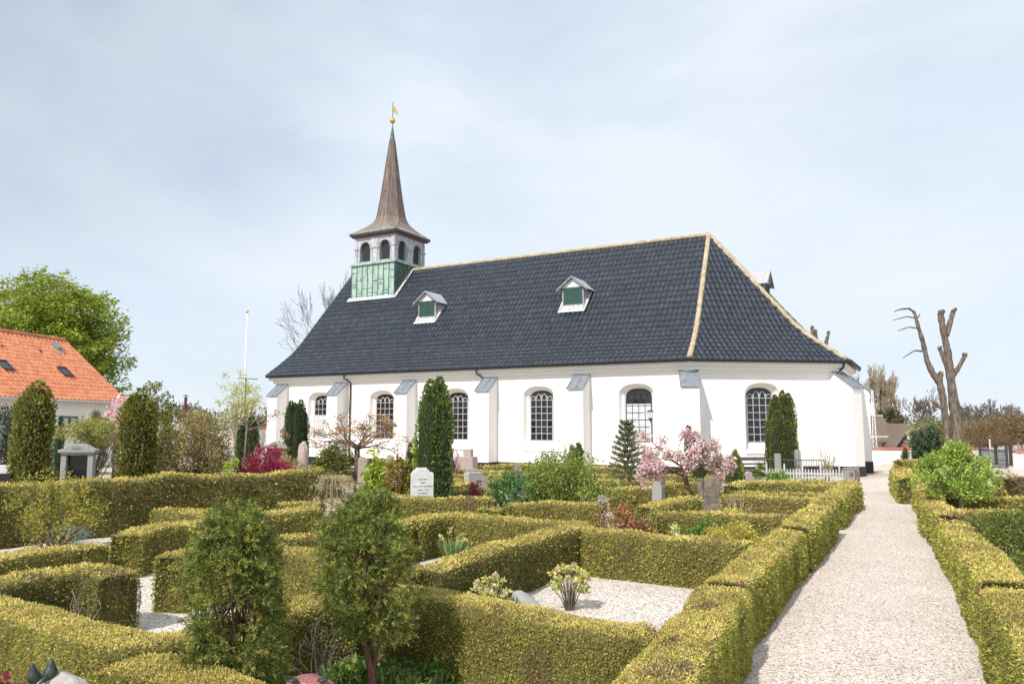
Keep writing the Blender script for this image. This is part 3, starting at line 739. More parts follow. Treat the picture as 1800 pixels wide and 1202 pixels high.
def hedge(label, pts, h=.69, w=.42, dens=1.0, pal=None, top=None, gap=.0, name='clipped_hedge', group='clipped hedges around the graves', rough=1.0, cat='hedge', z0=None):
    """clipped hedge along a line of ground points: solid heart with leaf sprays standing out of every face"""
    global HN; HN += 1
    C, t = resample(pts, .12); n = len(C)
    d = np.gradient(C, axis=0); d /= np.linalg.norm(d, axis=1, keepdims=True) + 1e-9; nrm = np.stack([-d[:, 1], d[:, 0]], 1)
    g = np.array([T(x, y) for x, y in C]) if z0 is None else np.full(n, z0)
    hv = h * (1 + .035 * vnoise(np.c_[C, np.zeros(n)], .5, HN)); wv = w * (1 + .06 * vnoise(np.c_[C, np.ones(n)], .6, HN + 9))
    wob = .02 * vnoise(np.c_[C, np.ones(n) * 3], .5, HN + 5) * rough
    r_ = min(.045, w * .12)
    sec = [(-.50, 0), (-.53, .35 * h), (-.50, h - 2 * r_), (-.465, h - .5 * r_), (-.38, h), (0, h + .006), (.38, h), (.465, h - .5 * r_), (.50, h - 2 * r_), (.53, .35 * h), (.50, 0)]
    K = len(sec); V = np.zeros((n, K, 3))
    for k, (a, z) in enumerate(sec):
        off = a * wv + wob; V[:, k, :2] = C + nrm * off[:, None]; V[:, k, 2] = g + z * hv / h
    V2 = V.reshape(-1, 3)
    faces = [(i * K + k, i * K + k + 1, (i + 1) * K + k + 1, (i + 1) * K + k) for i in range(n - 1) for k in range(K - 1)]
    F = np.array(faces)
    A, B, Cc, D_ = V2[F[:, 0]], V2[F[:, 1]], V2[F[:, 2]], V2[F[:, 3]]
    fn = np.cross(Cc - A, D_ - B); area = np.linalg.norm(fn, axis=1) * .5; fn = unit(fn)
    mid = (A + B + Cc + D_) / 4; axis = np.repeat(np.c_[C[:-1], g[:-1] + h * .5], K - 1, axis=0)
    fn *= np.sign(np.einsum('ij,ij->i', fn, mid - axis))[:, None]
    ends = []
    for e_, sg in ((0, -1), (n - 1, 1)):
        ends.append((V[e_], np.array([d[e_][0] * sg, d[e_][1] * sg, 0])))
    dist = np.linalg.norm(mid[:, :2], axis=1); 
    ls = np.clip(.0026 * dist, .0155, .075)                          # leaf length grows with distance
    cnt = rng.poisson(area / (ls ** 2) * 2.3 * dens)
    idx = np.repeat(np.arange(len(F)), cnt); m = len(idx)
    u, v = rng.random((m, 1)), rng.random((m, 1))
    P = (A[idx] * (1 - u) + B[idx] * u) * (1 - v) + (D_[idx] * (1 - u) + Cc[idx] * u) * v; N = fn[idx]; S = ls[idx]
    for (ring, en) in ends:                                         # the two ends
        de = float(np.linalg.norm(ring[0][:2])); le = float(np.clip(.0026 * de, .0155, .075)); me_ = int(w * h / le ** 2 * 2.3 * dens)
        a = rng.random((me_, 1)); zf = rng.random((me_, 1)) * .97
        lo = ring[1] * (1 - a) + ring[-2] * a; lo[:, 2] = ring[0][2] + zf[:, 0] * h
        P = np.concatenate([P, lo + en * .01]); N = np.concatenate([N, np.tile(en, (me_, 1))]); S = np.concatenate([S, np.full(me_, le)])
    m = len(P); bulge = vnoise(P, .9, HN + 31)
    P = P + N * (rng.uniform(-.6, .45, (m, 1)) * S[:, None] * .8 + .012 * bulge[:, None])
    hf = (P[:, 2] - 0) 
    dirs = N * rng.uniform(-.1, .75, (m, 1)) + rng.normal(size=(m, 3)) * .65 + np.array([0, 0, .15])
    S = S * rng.uniform(.7, 1.6, m)
    lv = leaf_geo(P, dirs, S, .50, fold=.10)
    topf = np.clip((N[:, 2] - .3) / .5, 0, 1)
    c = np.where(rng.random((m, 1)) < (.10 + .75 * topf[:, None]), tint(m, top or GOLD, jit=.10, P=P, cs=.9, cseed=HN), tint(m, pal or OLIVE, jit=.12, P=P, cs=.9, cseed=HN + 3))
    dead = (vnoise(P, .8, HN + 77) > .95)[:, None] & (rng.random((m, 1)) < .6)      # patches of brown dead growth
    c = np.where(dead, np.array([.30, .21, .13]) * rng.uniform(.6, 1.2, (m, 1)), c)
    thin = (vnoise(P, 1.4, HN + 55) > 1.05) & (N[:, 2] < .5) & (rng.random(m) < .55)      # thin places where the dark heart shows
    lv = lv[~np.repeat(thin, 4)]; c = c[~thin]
    # heart, drawn in a little
    V3 = V.copy(); cen = np.c_[C, g + h * .45][:, None, :]; V3 = cen + (V3 - cen) * np.array([.90, .90, .94])
    V3[:, 0, 2] = g - .02; V3[:, -1, 2] = g - .02
    cf = [tuple(f) for f in faces] + [tuple(range(K)), tuple(range((n - 1) * K, n * K))[::-1]]
    o = foliage_object(name, lv, c, M['leaf'], (V3.reshape(-1, 3), cf), M['core'])
    return tag(o, label, cat, group)

hd = hedge
# left edge of the path, four lengths
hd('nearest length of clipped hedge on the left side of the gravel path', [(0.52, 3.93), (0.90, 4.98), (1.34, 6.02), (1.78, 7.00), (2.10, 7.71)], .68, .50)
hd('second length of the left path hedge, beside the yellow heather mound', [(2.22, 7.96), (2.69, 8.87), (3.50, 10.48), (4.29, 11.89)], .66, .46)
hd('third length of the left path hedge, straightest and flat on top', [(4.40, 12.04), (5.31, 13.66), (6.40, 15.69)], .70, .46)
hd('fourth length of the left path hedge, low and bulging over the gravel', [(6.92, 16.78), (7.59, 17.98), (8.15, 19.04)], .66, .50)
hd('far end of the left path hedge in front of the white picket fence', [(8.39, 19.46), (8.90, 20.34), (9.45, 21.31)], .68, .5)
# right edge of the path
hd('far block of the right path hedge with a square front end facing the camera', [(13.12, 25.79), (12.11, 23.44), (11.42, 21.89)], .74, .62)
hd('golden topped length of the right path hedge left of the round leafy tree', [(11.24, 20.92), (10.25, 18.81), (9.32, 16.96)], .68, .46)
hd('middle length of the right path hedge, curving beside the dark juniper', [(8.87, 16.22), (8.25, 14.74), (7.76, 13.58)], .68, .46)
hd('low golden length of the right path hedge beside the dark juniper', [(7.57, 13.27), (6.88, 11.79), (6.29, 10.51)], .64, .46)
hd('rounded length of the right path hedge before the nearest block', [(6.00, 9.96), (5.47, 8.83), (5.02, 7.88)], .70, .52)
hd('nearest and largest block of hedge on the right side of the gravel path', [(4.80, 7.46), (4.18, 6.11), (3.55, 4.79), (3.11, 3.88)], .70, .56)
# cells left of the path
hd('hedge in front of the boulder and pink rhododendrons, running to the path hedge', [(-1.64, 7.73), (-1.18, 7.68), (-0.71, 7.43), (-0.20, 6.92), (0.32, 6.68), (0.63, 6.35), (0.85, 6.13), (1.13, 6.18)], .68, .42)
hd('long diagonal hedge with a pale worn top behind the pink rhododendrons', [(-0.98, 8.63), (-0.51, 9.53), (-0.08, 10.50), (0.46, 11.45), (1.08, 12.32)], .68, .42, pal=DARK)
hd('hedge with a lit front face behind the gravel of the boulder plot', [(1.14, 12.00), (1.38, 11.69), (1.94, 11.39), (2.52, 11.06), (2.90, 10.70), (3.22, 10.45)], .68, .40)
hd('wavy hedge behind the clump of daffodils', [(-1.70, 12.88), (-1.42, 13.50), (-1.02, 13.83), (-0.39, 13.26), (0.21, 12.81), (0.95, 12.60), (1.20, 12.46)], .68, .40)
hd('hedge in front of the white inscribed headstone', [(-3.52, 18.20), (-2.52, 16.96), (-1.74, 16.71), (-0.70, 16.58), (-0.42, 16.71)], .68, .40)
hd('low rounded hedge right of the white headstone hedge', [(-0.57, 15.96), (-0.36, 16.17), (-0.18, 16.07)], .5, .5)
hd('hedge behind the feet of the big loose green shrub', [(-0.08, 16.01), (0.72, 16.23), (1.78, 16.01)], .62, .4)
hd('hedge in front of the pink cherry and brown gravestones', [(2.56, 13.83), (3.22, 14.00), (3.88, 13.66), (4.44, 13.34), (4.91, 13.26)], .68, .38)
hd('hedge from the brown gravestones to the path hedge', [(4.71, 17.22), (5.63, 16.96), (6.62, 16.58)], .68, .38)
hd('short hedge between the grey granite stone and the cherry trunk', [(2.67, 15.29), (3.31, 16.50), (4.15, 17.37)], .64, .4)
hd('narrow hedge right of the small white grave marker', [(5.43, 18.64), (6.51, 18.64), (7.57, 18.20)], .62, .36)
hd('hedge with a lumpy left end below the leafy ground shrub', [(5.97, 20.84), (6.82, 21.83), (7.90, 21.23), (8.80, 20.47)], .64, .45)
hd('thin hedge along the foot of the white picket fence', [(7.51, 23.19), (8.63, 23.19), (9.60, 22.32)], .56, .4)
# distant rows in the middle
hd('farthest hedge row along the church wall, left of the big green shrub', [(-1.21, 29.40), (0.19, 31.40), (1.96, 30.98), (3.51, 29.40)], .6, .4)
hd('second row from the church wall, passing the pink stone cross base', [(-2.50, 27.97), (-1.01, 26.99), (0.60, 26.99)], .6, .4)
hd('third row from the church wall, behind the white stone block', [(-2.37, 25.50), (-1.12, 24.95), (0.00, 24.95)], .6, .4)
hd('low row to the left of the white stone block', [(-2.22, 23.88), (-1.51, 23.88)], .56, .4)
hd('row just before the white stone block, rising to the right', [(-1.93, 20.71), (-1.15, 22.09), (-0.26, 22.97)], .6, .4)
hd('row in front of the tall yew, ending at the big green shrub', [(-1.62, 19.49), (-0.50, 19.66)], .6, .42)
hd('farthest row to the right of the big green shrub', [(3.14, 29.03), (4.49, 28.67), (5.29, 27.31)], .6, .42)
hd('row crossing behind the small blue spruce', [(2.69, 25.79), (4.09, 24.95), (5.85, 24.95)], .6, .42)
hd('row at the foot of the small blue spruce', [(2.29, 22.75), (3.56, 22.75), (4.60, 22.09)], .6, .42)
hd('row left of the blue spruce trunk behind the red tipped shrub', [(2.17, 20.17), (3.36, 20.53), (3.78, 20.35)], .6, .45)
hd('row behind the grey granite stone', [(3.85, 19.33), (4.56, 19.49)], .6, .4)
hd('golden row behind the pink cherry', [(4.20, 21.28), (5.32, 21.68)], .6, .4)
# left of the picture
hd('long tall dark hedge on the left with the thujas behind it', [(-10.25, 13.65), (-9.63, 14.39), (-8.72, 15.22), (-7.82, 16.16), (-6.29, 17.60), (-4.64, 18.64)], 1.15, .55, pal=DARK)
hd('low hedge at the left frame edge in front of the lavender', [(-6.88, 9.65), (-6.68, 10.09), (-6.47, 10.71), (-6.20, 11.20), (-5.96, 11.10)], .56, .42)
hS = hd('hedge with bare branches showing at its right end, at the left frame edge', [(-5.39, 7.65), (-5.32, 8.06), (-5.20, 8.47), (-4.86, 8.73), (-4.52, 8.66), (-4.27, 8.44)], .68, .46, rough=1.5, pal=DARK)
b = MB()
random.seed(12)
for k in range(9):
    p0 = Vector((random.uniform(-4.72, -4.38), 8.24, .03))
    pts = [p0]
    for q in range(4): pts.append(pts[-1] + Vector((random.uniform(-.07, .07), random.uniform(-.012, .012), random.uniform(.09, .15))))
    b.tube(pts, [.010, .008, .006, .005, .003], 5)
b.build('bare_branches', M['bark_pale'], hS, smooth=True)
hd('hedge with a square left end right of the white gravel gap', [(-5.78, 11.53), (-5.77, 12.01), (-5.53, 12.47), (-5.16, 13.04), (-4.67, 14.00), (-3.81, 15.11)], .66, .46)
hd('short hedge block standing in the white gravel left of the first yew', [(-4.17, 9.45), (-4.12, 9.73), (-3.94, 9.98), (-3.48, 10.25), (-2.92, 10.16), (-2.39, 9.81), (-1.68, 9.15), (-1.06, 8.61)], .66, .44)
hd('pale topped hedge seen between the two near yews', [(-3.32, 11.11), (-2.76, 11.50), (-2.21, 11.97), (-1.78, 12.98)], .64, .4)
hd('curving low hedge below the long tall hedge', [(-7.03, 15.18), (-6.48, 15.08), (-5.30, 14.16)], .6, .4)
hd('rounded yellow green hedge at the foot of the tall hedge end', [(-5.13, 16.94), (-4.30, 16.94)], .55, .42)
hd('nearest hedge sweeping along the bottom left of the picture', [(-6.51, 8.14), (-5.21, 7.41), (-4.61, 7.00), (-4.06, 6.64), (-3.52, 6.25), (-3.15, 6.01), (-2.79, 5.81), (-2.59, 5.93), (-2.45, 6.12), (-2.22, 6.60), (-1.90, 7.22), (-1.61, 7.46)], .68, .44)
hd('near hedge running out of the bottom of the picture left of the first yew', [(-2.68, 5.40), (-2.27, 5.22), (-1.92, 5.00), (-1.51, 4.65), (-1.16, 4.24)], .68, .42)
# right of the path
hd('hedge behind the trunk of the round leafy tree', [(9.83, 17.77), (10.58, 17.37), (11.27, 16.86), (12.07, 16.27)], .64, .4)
hd('hedge in front of the trunk of the round leafy tree', [(8.42, 14.71), (8.85, 14.71), (9.83, 14.90)], .62, .36)
hd('hedge leaving the far right path block to the right', [(13.08, 24.95), (13.61, 24.69), (14.37, 24.43)], .6, .42)
hd('small hedge left of the round leafy tree crown', [(11.81, 21.68), (12.24, 21.09), (12.90, 20.17)], .6, .42)
hd('brown leaved hedge at the right frame edge', [(14.38, 22.26), (14.91, 22.26), (15.60, 21.83)], .66, .9, pal=[(.20, .13, .08), (.14, .10, .06), (.16, .16, .05)], top=[(.28, .22, .09), (.20, .13, .08)])
hd('square clipped hedge in front of the far white wall', [(18.97, 37.50), (20.20, 37.50)], .62, .9, name='topiary_hedge')

# ------------------------------------------------------------------ plants
def clump_leaves(cent, rad, n_per, size, aspect=.5, up=.25, out=.8, flat=None, jitter=.55, shell=.5):
    """leaves in and around many small clumps"""
    cent = np.asarray(cent, float); K = len(cent); rad = np.broadcast_to(np.asarray(rad, float), (K,))
    idx = np.repeat(np.arange(K), n_per); m = len(idx)
    q = unit(rng.normal(size=(m, 3))); r_ = (shell + (1 - shell) * rng.random((m, 1))) * rad[idx][:, None] * (1 + .15 * rng.normal(size=(m, 1)))
    P = cent[idx] + q * r_ * (np.array([1, 1, 1]) if flat is None else np.array([1, 1, flat]))
    dirs = q * out * rng.random((m, 1)) + rng.normal(size=(m, 3)) * jitter + np.array([0, 0, up])
    S = size * rng.uniform(.6, 1.4, m)
    return P, leaf_geo(P, dirs, S, aspect), m
def blob_points(n, c, r3, hollow=.45, lobes=.2, seed=0, zmin=-1):
    """points spread through an uneven ellipsoid"""
    q = unit(rng.normal(size=(n * 2, 3))); q = q[q[:, 2] > zmin][:n]
    k = 1 + lobes * vnoise(q * .5, .7, seed)
    r_ = (hollow + (1 - hollow) * rng.random(len(q)) ** .6)
    return np.array(c) + q * (r_ * k)[:, None] * np.array(r3)
def branches(mb, base, tips, r0, r1=.006, wob=.06, n=5, sides=5, mi=0):
    base = Vector(base)
    for tp in tips:
        tp = Vector(tuple(tp)); pts = []; L_ = (tp - base).length
        for k in range(n + 1):
            t = k / n; p = base.lerp(tp, t); p.z += math.sin(t * math.pi) * L_ * .06
            if 0 < k < n: p += Vector((random.uniform(-1, 1), random.uniform(-1, 1), random.uniform(-.5, .5))) * wob * L_
            pts.append(p)
        mb.tube(pts, [r0 * (1 - k / n) + r1 * k / n for k in range(n + 1)], sides, mi)
def finish(root, P_unused, lv, c, m, name='foliage'): return foliage_object(name, lv, c, m, parent=root)

GREEN = [(.13, .20, .035), (.20, .27, .05), (.08, .13, .03), (.27, .32, .07)]
DARKG = [(.06, .10, .03), (.10, .15, .04), (.04, .07, .025), (.15, .20, .05)]
YEWC = [(.14, .18, .04), (.20, .24, .05), (.08, .11, .03), (.30, .31, .07)]
THUJA = [(.30, .34, .06), (.40, .40, .08), (.19, .24, .05), (.38, .28, .07), (.10, .13, .03)]
LIME = [(.40, .52, .06), (.50, .60, .09), (.28, .40, .05), (.55, .58, .12)]
BROWN = [(.30, .18, .10), (.24, .13, .08), (.38, .27, .14), (.26, .26, .08)]
PINK = [(.90, .58, .60), (.93, .72, .71), (.84, .45, .50), (.94, .82, .79)]
BURG = [(.30, .02, .07), (.42, .035, .11), (.20, .015, .04), (.50, .06, .15)]
BLOND = [(.62, .50, .28), (.52, .40, .20), (.70, .60, .36), (.46, .38, .18)]

def shrub(name, label, cat, xy, rx, h, pal, n=60, per=60, ls=.06, ry=None, z0=.0, aspect=.5, lift=.12, lobes=.25, stems=6, bark='bark', mleaf='leaf', p=None, group=None, up=.25, shell=.3, crad=None, hollow=.35, jit=.55):
    """bush: stems from the ground and a crown of many leaf clumps"""
    x, y = xy; g = T(x, y) + z0; root = thing(name, label, cat, (x, y, g), group)
    ry = ry or rx; c = (0, 0, h * (.5 + lift / 2)); r3 = (rx, ry, h * (.5 - lift / 2))
    cr = crad or max(.07, rx * .24)
    r3 = tuple(max(.03, q - cr * .35) for q in r3)
    ct = blob_points(n, c, r3, hollow=hollow, lobes=lobes, seed=int(abs(x * 37 + y * 11)))
    P, lv, m = clump_leaves(ct, cr, per, ls, aspect=aspect, up=up, shell=shell, jitter=jit)
    ok = np.repeat(P[:, 2] > .02, 4); c_ = tint(m, pal, p, P=P, cs=1.0 / max(.3, rx), cseed=3)
    foliage_object('foliage', lv[ok], c_[P[:, 2] > .02], M[mleaf], parent=root)
    if stems:
        b = MB(); k = min(len(ct), stems * 3)
        for i in range(k):
            a = random.uniform(0, 6.28); rr = rx * .12
            branches(b, (rr * math.cos(a), rr * math.sin(a), -.02), [ct[i]], .012 + .006 * h, .003, .05, 4, 5)
        b.build('stems', M[bark], root, smooth=True)
    return root
def column(name, label, cat, xy, r, h, pal, tips=1, ls=.05, dens=1.0, ry=None, spread=.0, taper=.55, group=None, z0=0, open_=.0, rf=.58, vary=.8, flare=.9, up=1.0, mleaf='leaf', lean=0.0, aspect=.42):
    """fastigiate conifer: one or more upright spindles clothed in upward sprays"""
    x, y = xy; g = T(x, y) + z0; root = thing(name, label, cat, (x, y, g), group)
    LV = []; CC = []; cvs = []; cfs = []
    for k in range(tips):
        a = 2.4 * k + .7; off = spread * (0 if tips == 1 else (.35 + .65 * ((k * 37) % 10) / 10))
        cx, cy = off * math.cos(a) * 1.0, off * math.sin(a) * (ry / r if ry else 1)
        hh = h * (1 if k == 0 else random.uniform(vary, .98)); rr = r * (1 if tips == 1 else rf)
        zs = rng.random(int(6.28 * rr * hh / ls ** 2 * 1.5 * dens))
        az = rng.random(len(zs)) * 6.283
        pr = lambda z: np.where(z < .25, flare + (1 - flare) * z / .25, 1) * np.clip(1 - np.clip((z - (1 - taper)) / taper, 0, 1) ** 2.3, 0.02, 1) ** .8
        wv = 1 + .12 * np.sin(az * 5 + 3 * np.sin(zs * 7 + k)) + .10 * vnoise(np.c_[np.cos(az), np.sin(az), zs * 5], .5, k + 5)
        wv = wv - open_ * rng.random(len(zs))
        R_ = rr * pr(zs) * wv * (1 - .16 * rng.random(len(zs)) ** 2)
        P = np.c_[cx + R_ * np.cos(az) + lean * zs * hh, cy + R_ * np.sin(az), zs * hh]
        d = np.c_[np.cos(az), np.sin(az), np.full(len(zs), up)] + rng.normal(size=(len(zs), 3)) * .4
        lv = leaf_geo(P, d, ls * rng.uniform(.8, 2.0, len(zs)), aspect); LV.append(lv); CC.append(tint(len(zs), pal, P=P, cs=1.6, cseed=k))
        K = 10; nz_ = 10; b0 = len(cvs)
        for i in range(nz_ + 1):
            zz = i / nz_ * .96; q = float(pr(np.array([zz]))[0]) * rr * .84
            for j in range(K): cvs.append((cx + q * math.cos(j * 6.283 / K) + lean * zz * hh, cy + q * math.sin(j * 6.283 / K), zz * hh))
        for i in range(nz_):
            for j in range(K): cfs.append((b0 + i * K + j, b0 + i * K + (j + 1) % K, b0 + (i + 1) * K + (j + 1) % K, b0 + (i + 1) * K + j))
    foliage_object('foliage', np.concatenate(LV), np.concatenate(CC), M[mleaf], (np.array(cvs), cfs), M['core_green'], parent=root)
    b = MB(); b.tube([(0, 0, -.05), (0, 0, h * .4)], [.05 + .01 * h, .03], 6); b.build('trunk', M['bark'], root)
    return root
M['core_green'] = mat("conifer_heart", (.030, .040, .016), 1.0, var=.4, scale=10, bump=1, bscale=40)
def grow(mb, p, d, L_, r_, depth, tips, spread=.5, upb=.15, minr=.004, kids=(2, 3), shrink=.72, sides=5, curve=.12):
    """recursive branching; collects twig ends"""
    p = Vector(p); d = Vector(d).normalized(); n = 3; pts = [p]; q = p.copy(); dd = d.copy()
    for k in range(n):
        dd = (dd + Vector((random.gauss(0, curve), random.gauss(0, curve), random.gauss(0, curve) + upb * .3))).normalized()
        q = q + dd * L_ / n; pts.append(q.copy())
    r2 = max(minr, r_ * .68)
    mb.tube(pts, [r_ + (r2 - r_) * k / n for k in range(n + 1)], sides if r_ > .03 else 3, cap=False)
    if depth == 0: tips.append(tuple(q)); return
    for k in range(random.randint(*kids)):
        a = random.uniform(0, 6.283); s_ = random.uniform(.5, 1.15) * spread
        side = dd.orthogonal().normalized(); side.rotate(Quaternion(dd, a))
        nd = (dd + side * s_ + Vector((0, 0, upb))).normalized()
        at = pts[-1] if k == 0 else pts[random.choice((2, 3, 3))]
        grow(mb, at, nd, L_ * shrink * random.uniform(.8, 1.15), r2 * random.uniform(.7, .95), depth - 1, tips, spread, upb, minr, kids, shrink, sides, curve)
def bare_tree(label, xy, h, depth=6, r_=.2, spread=.5, m='twig', upb=.15, kids=(2, 3), trunk=.22, minr=.01, shrink=.76, name='bare_tree', group=None, d0=(0, 0, 1), leaves=None, stems=1, ls=.1, nl=8, z=None, lrad=.3, wide=None):
    x, y = xy; root = thing(name, label, 'tree', (x, y, T(x, y) if z is None else z), group)
    b = MB(); tips = []
    for s in range(stems):
        dd = Vector(d0) + Vector((random.uniform(-.25, .25), random.uniform(-.25, .25), 0)) * (stems > 1)
        grow(b, (0, 0, -.1), dd, h * trunk, r_, depth, tips, spread, upb, minr, kids, shrink)
    mxz = max(t[2] for t in tips); k = h / mxz; kx = k
    if wide: kx = wide / float(np.percentile(np.abs(np.array(tips)[:, 0]), 96))
    b.v = [(a * kx, c * kx, z_ * k) for a, c, z_ in b.v]; tips = np.array(tips) * np.array([kx, kx, k])
    b.build('trunk_and_branches', M[m], root, smooth=True)
    if leaves:
        P, lv, mm = clump_leaves(tips, lrad, nl, ls, up=0, shell=.1)
        foliage_object('crown', lv, tint(mm, leaves, P=P, cs=.3), M['leaf'], parent=root)
    return root

# two near yews
def near_yew(label, xy, rx, h, zb, seed, trunkpts):
    x, y = xy; root = thing('yew_shrub', label, 'shrub', (x, y, 0)); r_ = np.random.default_rng(seed)
    zz = zb + (h - zb) * r_.random(330) ** .9; aa = r_.random(330) * 6.283; u_ = (zz - zb) / (h - zb)
    rp_ = np.sqrt(np.clip(1 - np.clip((u_ - .62) / .40, 0, 1) ** 2, 0, 1)) * (.82 + .18 * np.clip(u_ / .25, 0, 1))
    rp_ = rp_ * (1 + .36 * vnoise(np.c_[np.cos(aa), np.sin(aa), zz * 2.2], .38, seed)) * rx * .92
    q_ = rp_ * (.45 + .55 * r_.random(330) ** .5); ct = np.c_[q_ * np.cos(aa), q_ * np.sin(aa), zz - .05]
    ct = ct[vnoise(ct, 1.5, seed + 3) < .35]
    # sprays: short shoots each bearing a brush of needles
    K = len(ct); per = 28; idx = np.repeat(np.arange(K), per)
    sd_ = unit(rng.normal(size=(len(idx), 3)) + unit(ct[idx] - np.array([0, 0, (h + zb) / 2])) * .9 + np.array([0, 0, .35]))
    sp = ct[idx] + sd_ * .10 * rng.random((len(idx), 1)) ** .7; npd = 15
    j = np.repeat(np.arange(len(idx)), npd); t = rng.random((len(j), 1))
    P = sp[j] + sd_[j] * t * .055
    d = sd_[j] * .75 + unit(rng.normal(size=(len(j), 3))) * .9
    lv = leaf_geo(P, d, .027 * rng.uniform(.7, 1.3, len(j)), .22, fold=.05)
    young = rng.random(len(idx)) < .32
    c = np.where(young[j][:, None], tint(len(j), [(.48, .48, .11), (.38, .42, .09), (.54, .46, .13)], jit=.12), tint(len(j), [(.15, .21, .05), (.21, .27, .06), (.09, .13, .035)], jit=.15))
    foliage_object('foliage', lv, c, M['leaf'], parent=root)
    b = MB()
    b.tube(trunkpts[0][0], trunkpts[0][1], 8)
    for pts, rad in trunkpts[1:]: b.tube(pts, rad, 7)
    top = trunkpts[0][0][-1]
    branches(b, top, ct[:40], .014, .004, .05, 4, 5); branches(b, (0, 0, zb * .8), ct[40:60], .012, .004, .05, 4, 5)
    b.build('trunk', M['bark_red'], root, smooth=True)
near_yew('left of two near yew bushes, bushy down to the ground', (-1.95, 5.50), .285, 1.69, .12, 4, [([(0, 0, -.05), (.02, .02, .3), (-.02, .0, .7), (.02, 0, 1.1)], [.03, .028, .02, .012])])
near_yew('right of two near yew bushes, on a bare reddish forked trunk', (-1.19, 6.62), .36, 1.66, .60, 9, [([(0, 0, -.05), (.01, .0, .22), (-.05, .0, .42), (-.10, .0, .62), (-.06, 0, 1.0)], [.042, .036, .028, .022, .014]), ([(.01, 0, .2), (.05, .01, .45), (.07, .02, .68), (.04, 0, 1.0)], [.026, .022, .018, .010]), ([(-.06, 0, .50), (-.18, .02, .60), (-.28, .03, .68)], [.016, .012, .008])])

# left side, behind the tall hedge
column('thuja', 'left of two broad golden green thuja columns, nearest the left frame edge', 'conifer', (-11.35, 18.00), 0.42, 3.27, THUJA, tips=3, spread=.10, rf=.86, vary=.93, ls=.06, taper=.24, flare=1.0, group='broad thuja columns behind the tall hedge')
column('thuja', 'right of two broad golden green thuja columns, beside the brown loose shrub', 'conifer', (-8.86, 18.00), 0.39, 3.11, THUJA, tips=3, spread=.08, rf=.86, vary=.93, ls=.06, taper=.22, flare=1.0, group='broad thuja columns behind the tall hedge')
shrub('feathery_conifer', 'feathery green conifer with tufted top behind the right thuja column', 'conifer', (-9.69, 21.00), .62, 3.43, [(.22, .24, .05), (.14, .17, .04), (.30, .28, .06)], n=80, per=70, ls=.08, lobes=.45, lift=0, stems=4)
shrub('blue_green_conifer', 'blue green conifer cut by the left frame edge', 'conifer', (-14.68, 22.00), .50, 3.02, [(.09, .13, .09), (.06, .09, .06), (.15, .19, .13)], n=70, per=60, ls=.08, lobes=.3, lift=0)
bare_tree('thin reddish sapling rising beside the left thuja column', (-14.35, 22.00), 3.2, depth=4, r_=.03, spread=.3, leaves=[(.45, .25, .22), (.3, .2, .12)], nl=3, ls=.06, minr=.006, lrad=.12, name='sapling')
column('cypress', 'slim dark green cypress in front of the orange roofed house', 'conifer', (-17.87, 30.00), .17, 2.55, [(.04, .12, .06), (.06, .15, .08)], ls=.07, taper=.9)
root = shrub('weeping_tree', 'low umbrella shaped tree with fresh light green leaves in front of the house', 'tree', (-13.32, 24.00), 0.94, 2.52, [(.36, .42, .08), (.46, .46, .12), (.28, .34, .07), (.40, .26, .16)], n=110, per=34, ls=.08, lift=.62, stems=12, lobes=.35, hollow=.5)
shrub('ball_shrub', 'brown green clipped ball shrub against the white house wall', 'shrub', (-18.57, 34.00), 0.56, 3.01, [(.16, .15, .05), (.12, .13, .04), (.22, .17, .07)], n=90, per=50, ls=.08, lift=0, stems=0, lobes=.03)
shrub('magnolia', 'pink blossoming magnolia top between the ball shrub and the right thuja', 'tree', (-16.69, 32.00), 0.58, 3.43, PINK, n=60, per=14, ls=.13, aspect=.7, lift=.5, mleaf='petal', lobes=.4, stems=8)
shrub('loose_brown_shrub', 'big loose shrub with brown and green young leaves behind the tall hedge', 'shrub', (-7.85, 19.00), 0.95, 2.63, [(.40, .27, .16), (.34, .36, .09), (.28, .17, .11), (.46, .44, .12), (.5, .36, .24)], n=300, per=48, ls=.065, lift=.02, stems=16, lobes=.22, ry=.8)
shrub('low_green_shrub', 'bright green low shrub between the loose brown shrub and burgundy maple', 'shrub', (-6.81, 18.50), .42, 1.53, LIME, n=40, per=50, ls=.05, lift=0)
r0 = thing('blossoming_standard_tree', 'thin pale stemmed young tree with a spray of pink blossom left of the church', 'tree', (-7.74, 22.00)); b = MB(); tips = []
b.tube([(0, 0, -.05), (.02, 0, 1.4), (.06, 0, 2.55)], [.03, .026, .022], 7)
for k in range(9): grow(b, (.06, 0, 2.1 + .03 * k), (math.cos(k * .7), math.sin(k * .7) * .5, .20), .42, .014, 2, tips, .6, .1, .003, (2, 3), .75)
b.build('trunk', M['bark_pale'], r0, smooth=True); P, lv, m = clump_leaves(np.array(tips)[::2], .08, 8, .06, aspect=.7); foliage_object('blossom', lv, tint(m, [(.88, .70, .66), (.80, .62, .50), (.84, .58, .58), (.6, .5, .25)], P=P), M['petal'], parent=r0)
shrub('young_birch', 'airy upright tree in pale yellow green new leaf behind the blossoming standard', 'tree', (-16.09, 45.00), 1.35, 5.31, [(.55, .60, .16), (.66, .68, .26), (.45, .48, .12)], n=150, per=24, ls=.11, lift=.22, lobes=.35, stems=14, bark='twig_pale', hollow=.1, crad=.26, jit=.8)
column('yew', 'dark green conifer pair behind the thin blossoming standard', 'conifer', (-9.35, 27.00), .42, 2.52, DARKG, tips=3, spread=.25, ls=.07)
shrub('distant_shrub', 'olive tree mass at the left corner of the church', 'tree', (-16.39, 50.00), 1.3, 2.71, [(.22, .22, .08), (.30, .26, .12)], n=40, per=50, ls=.2, lift=0, stems=0)
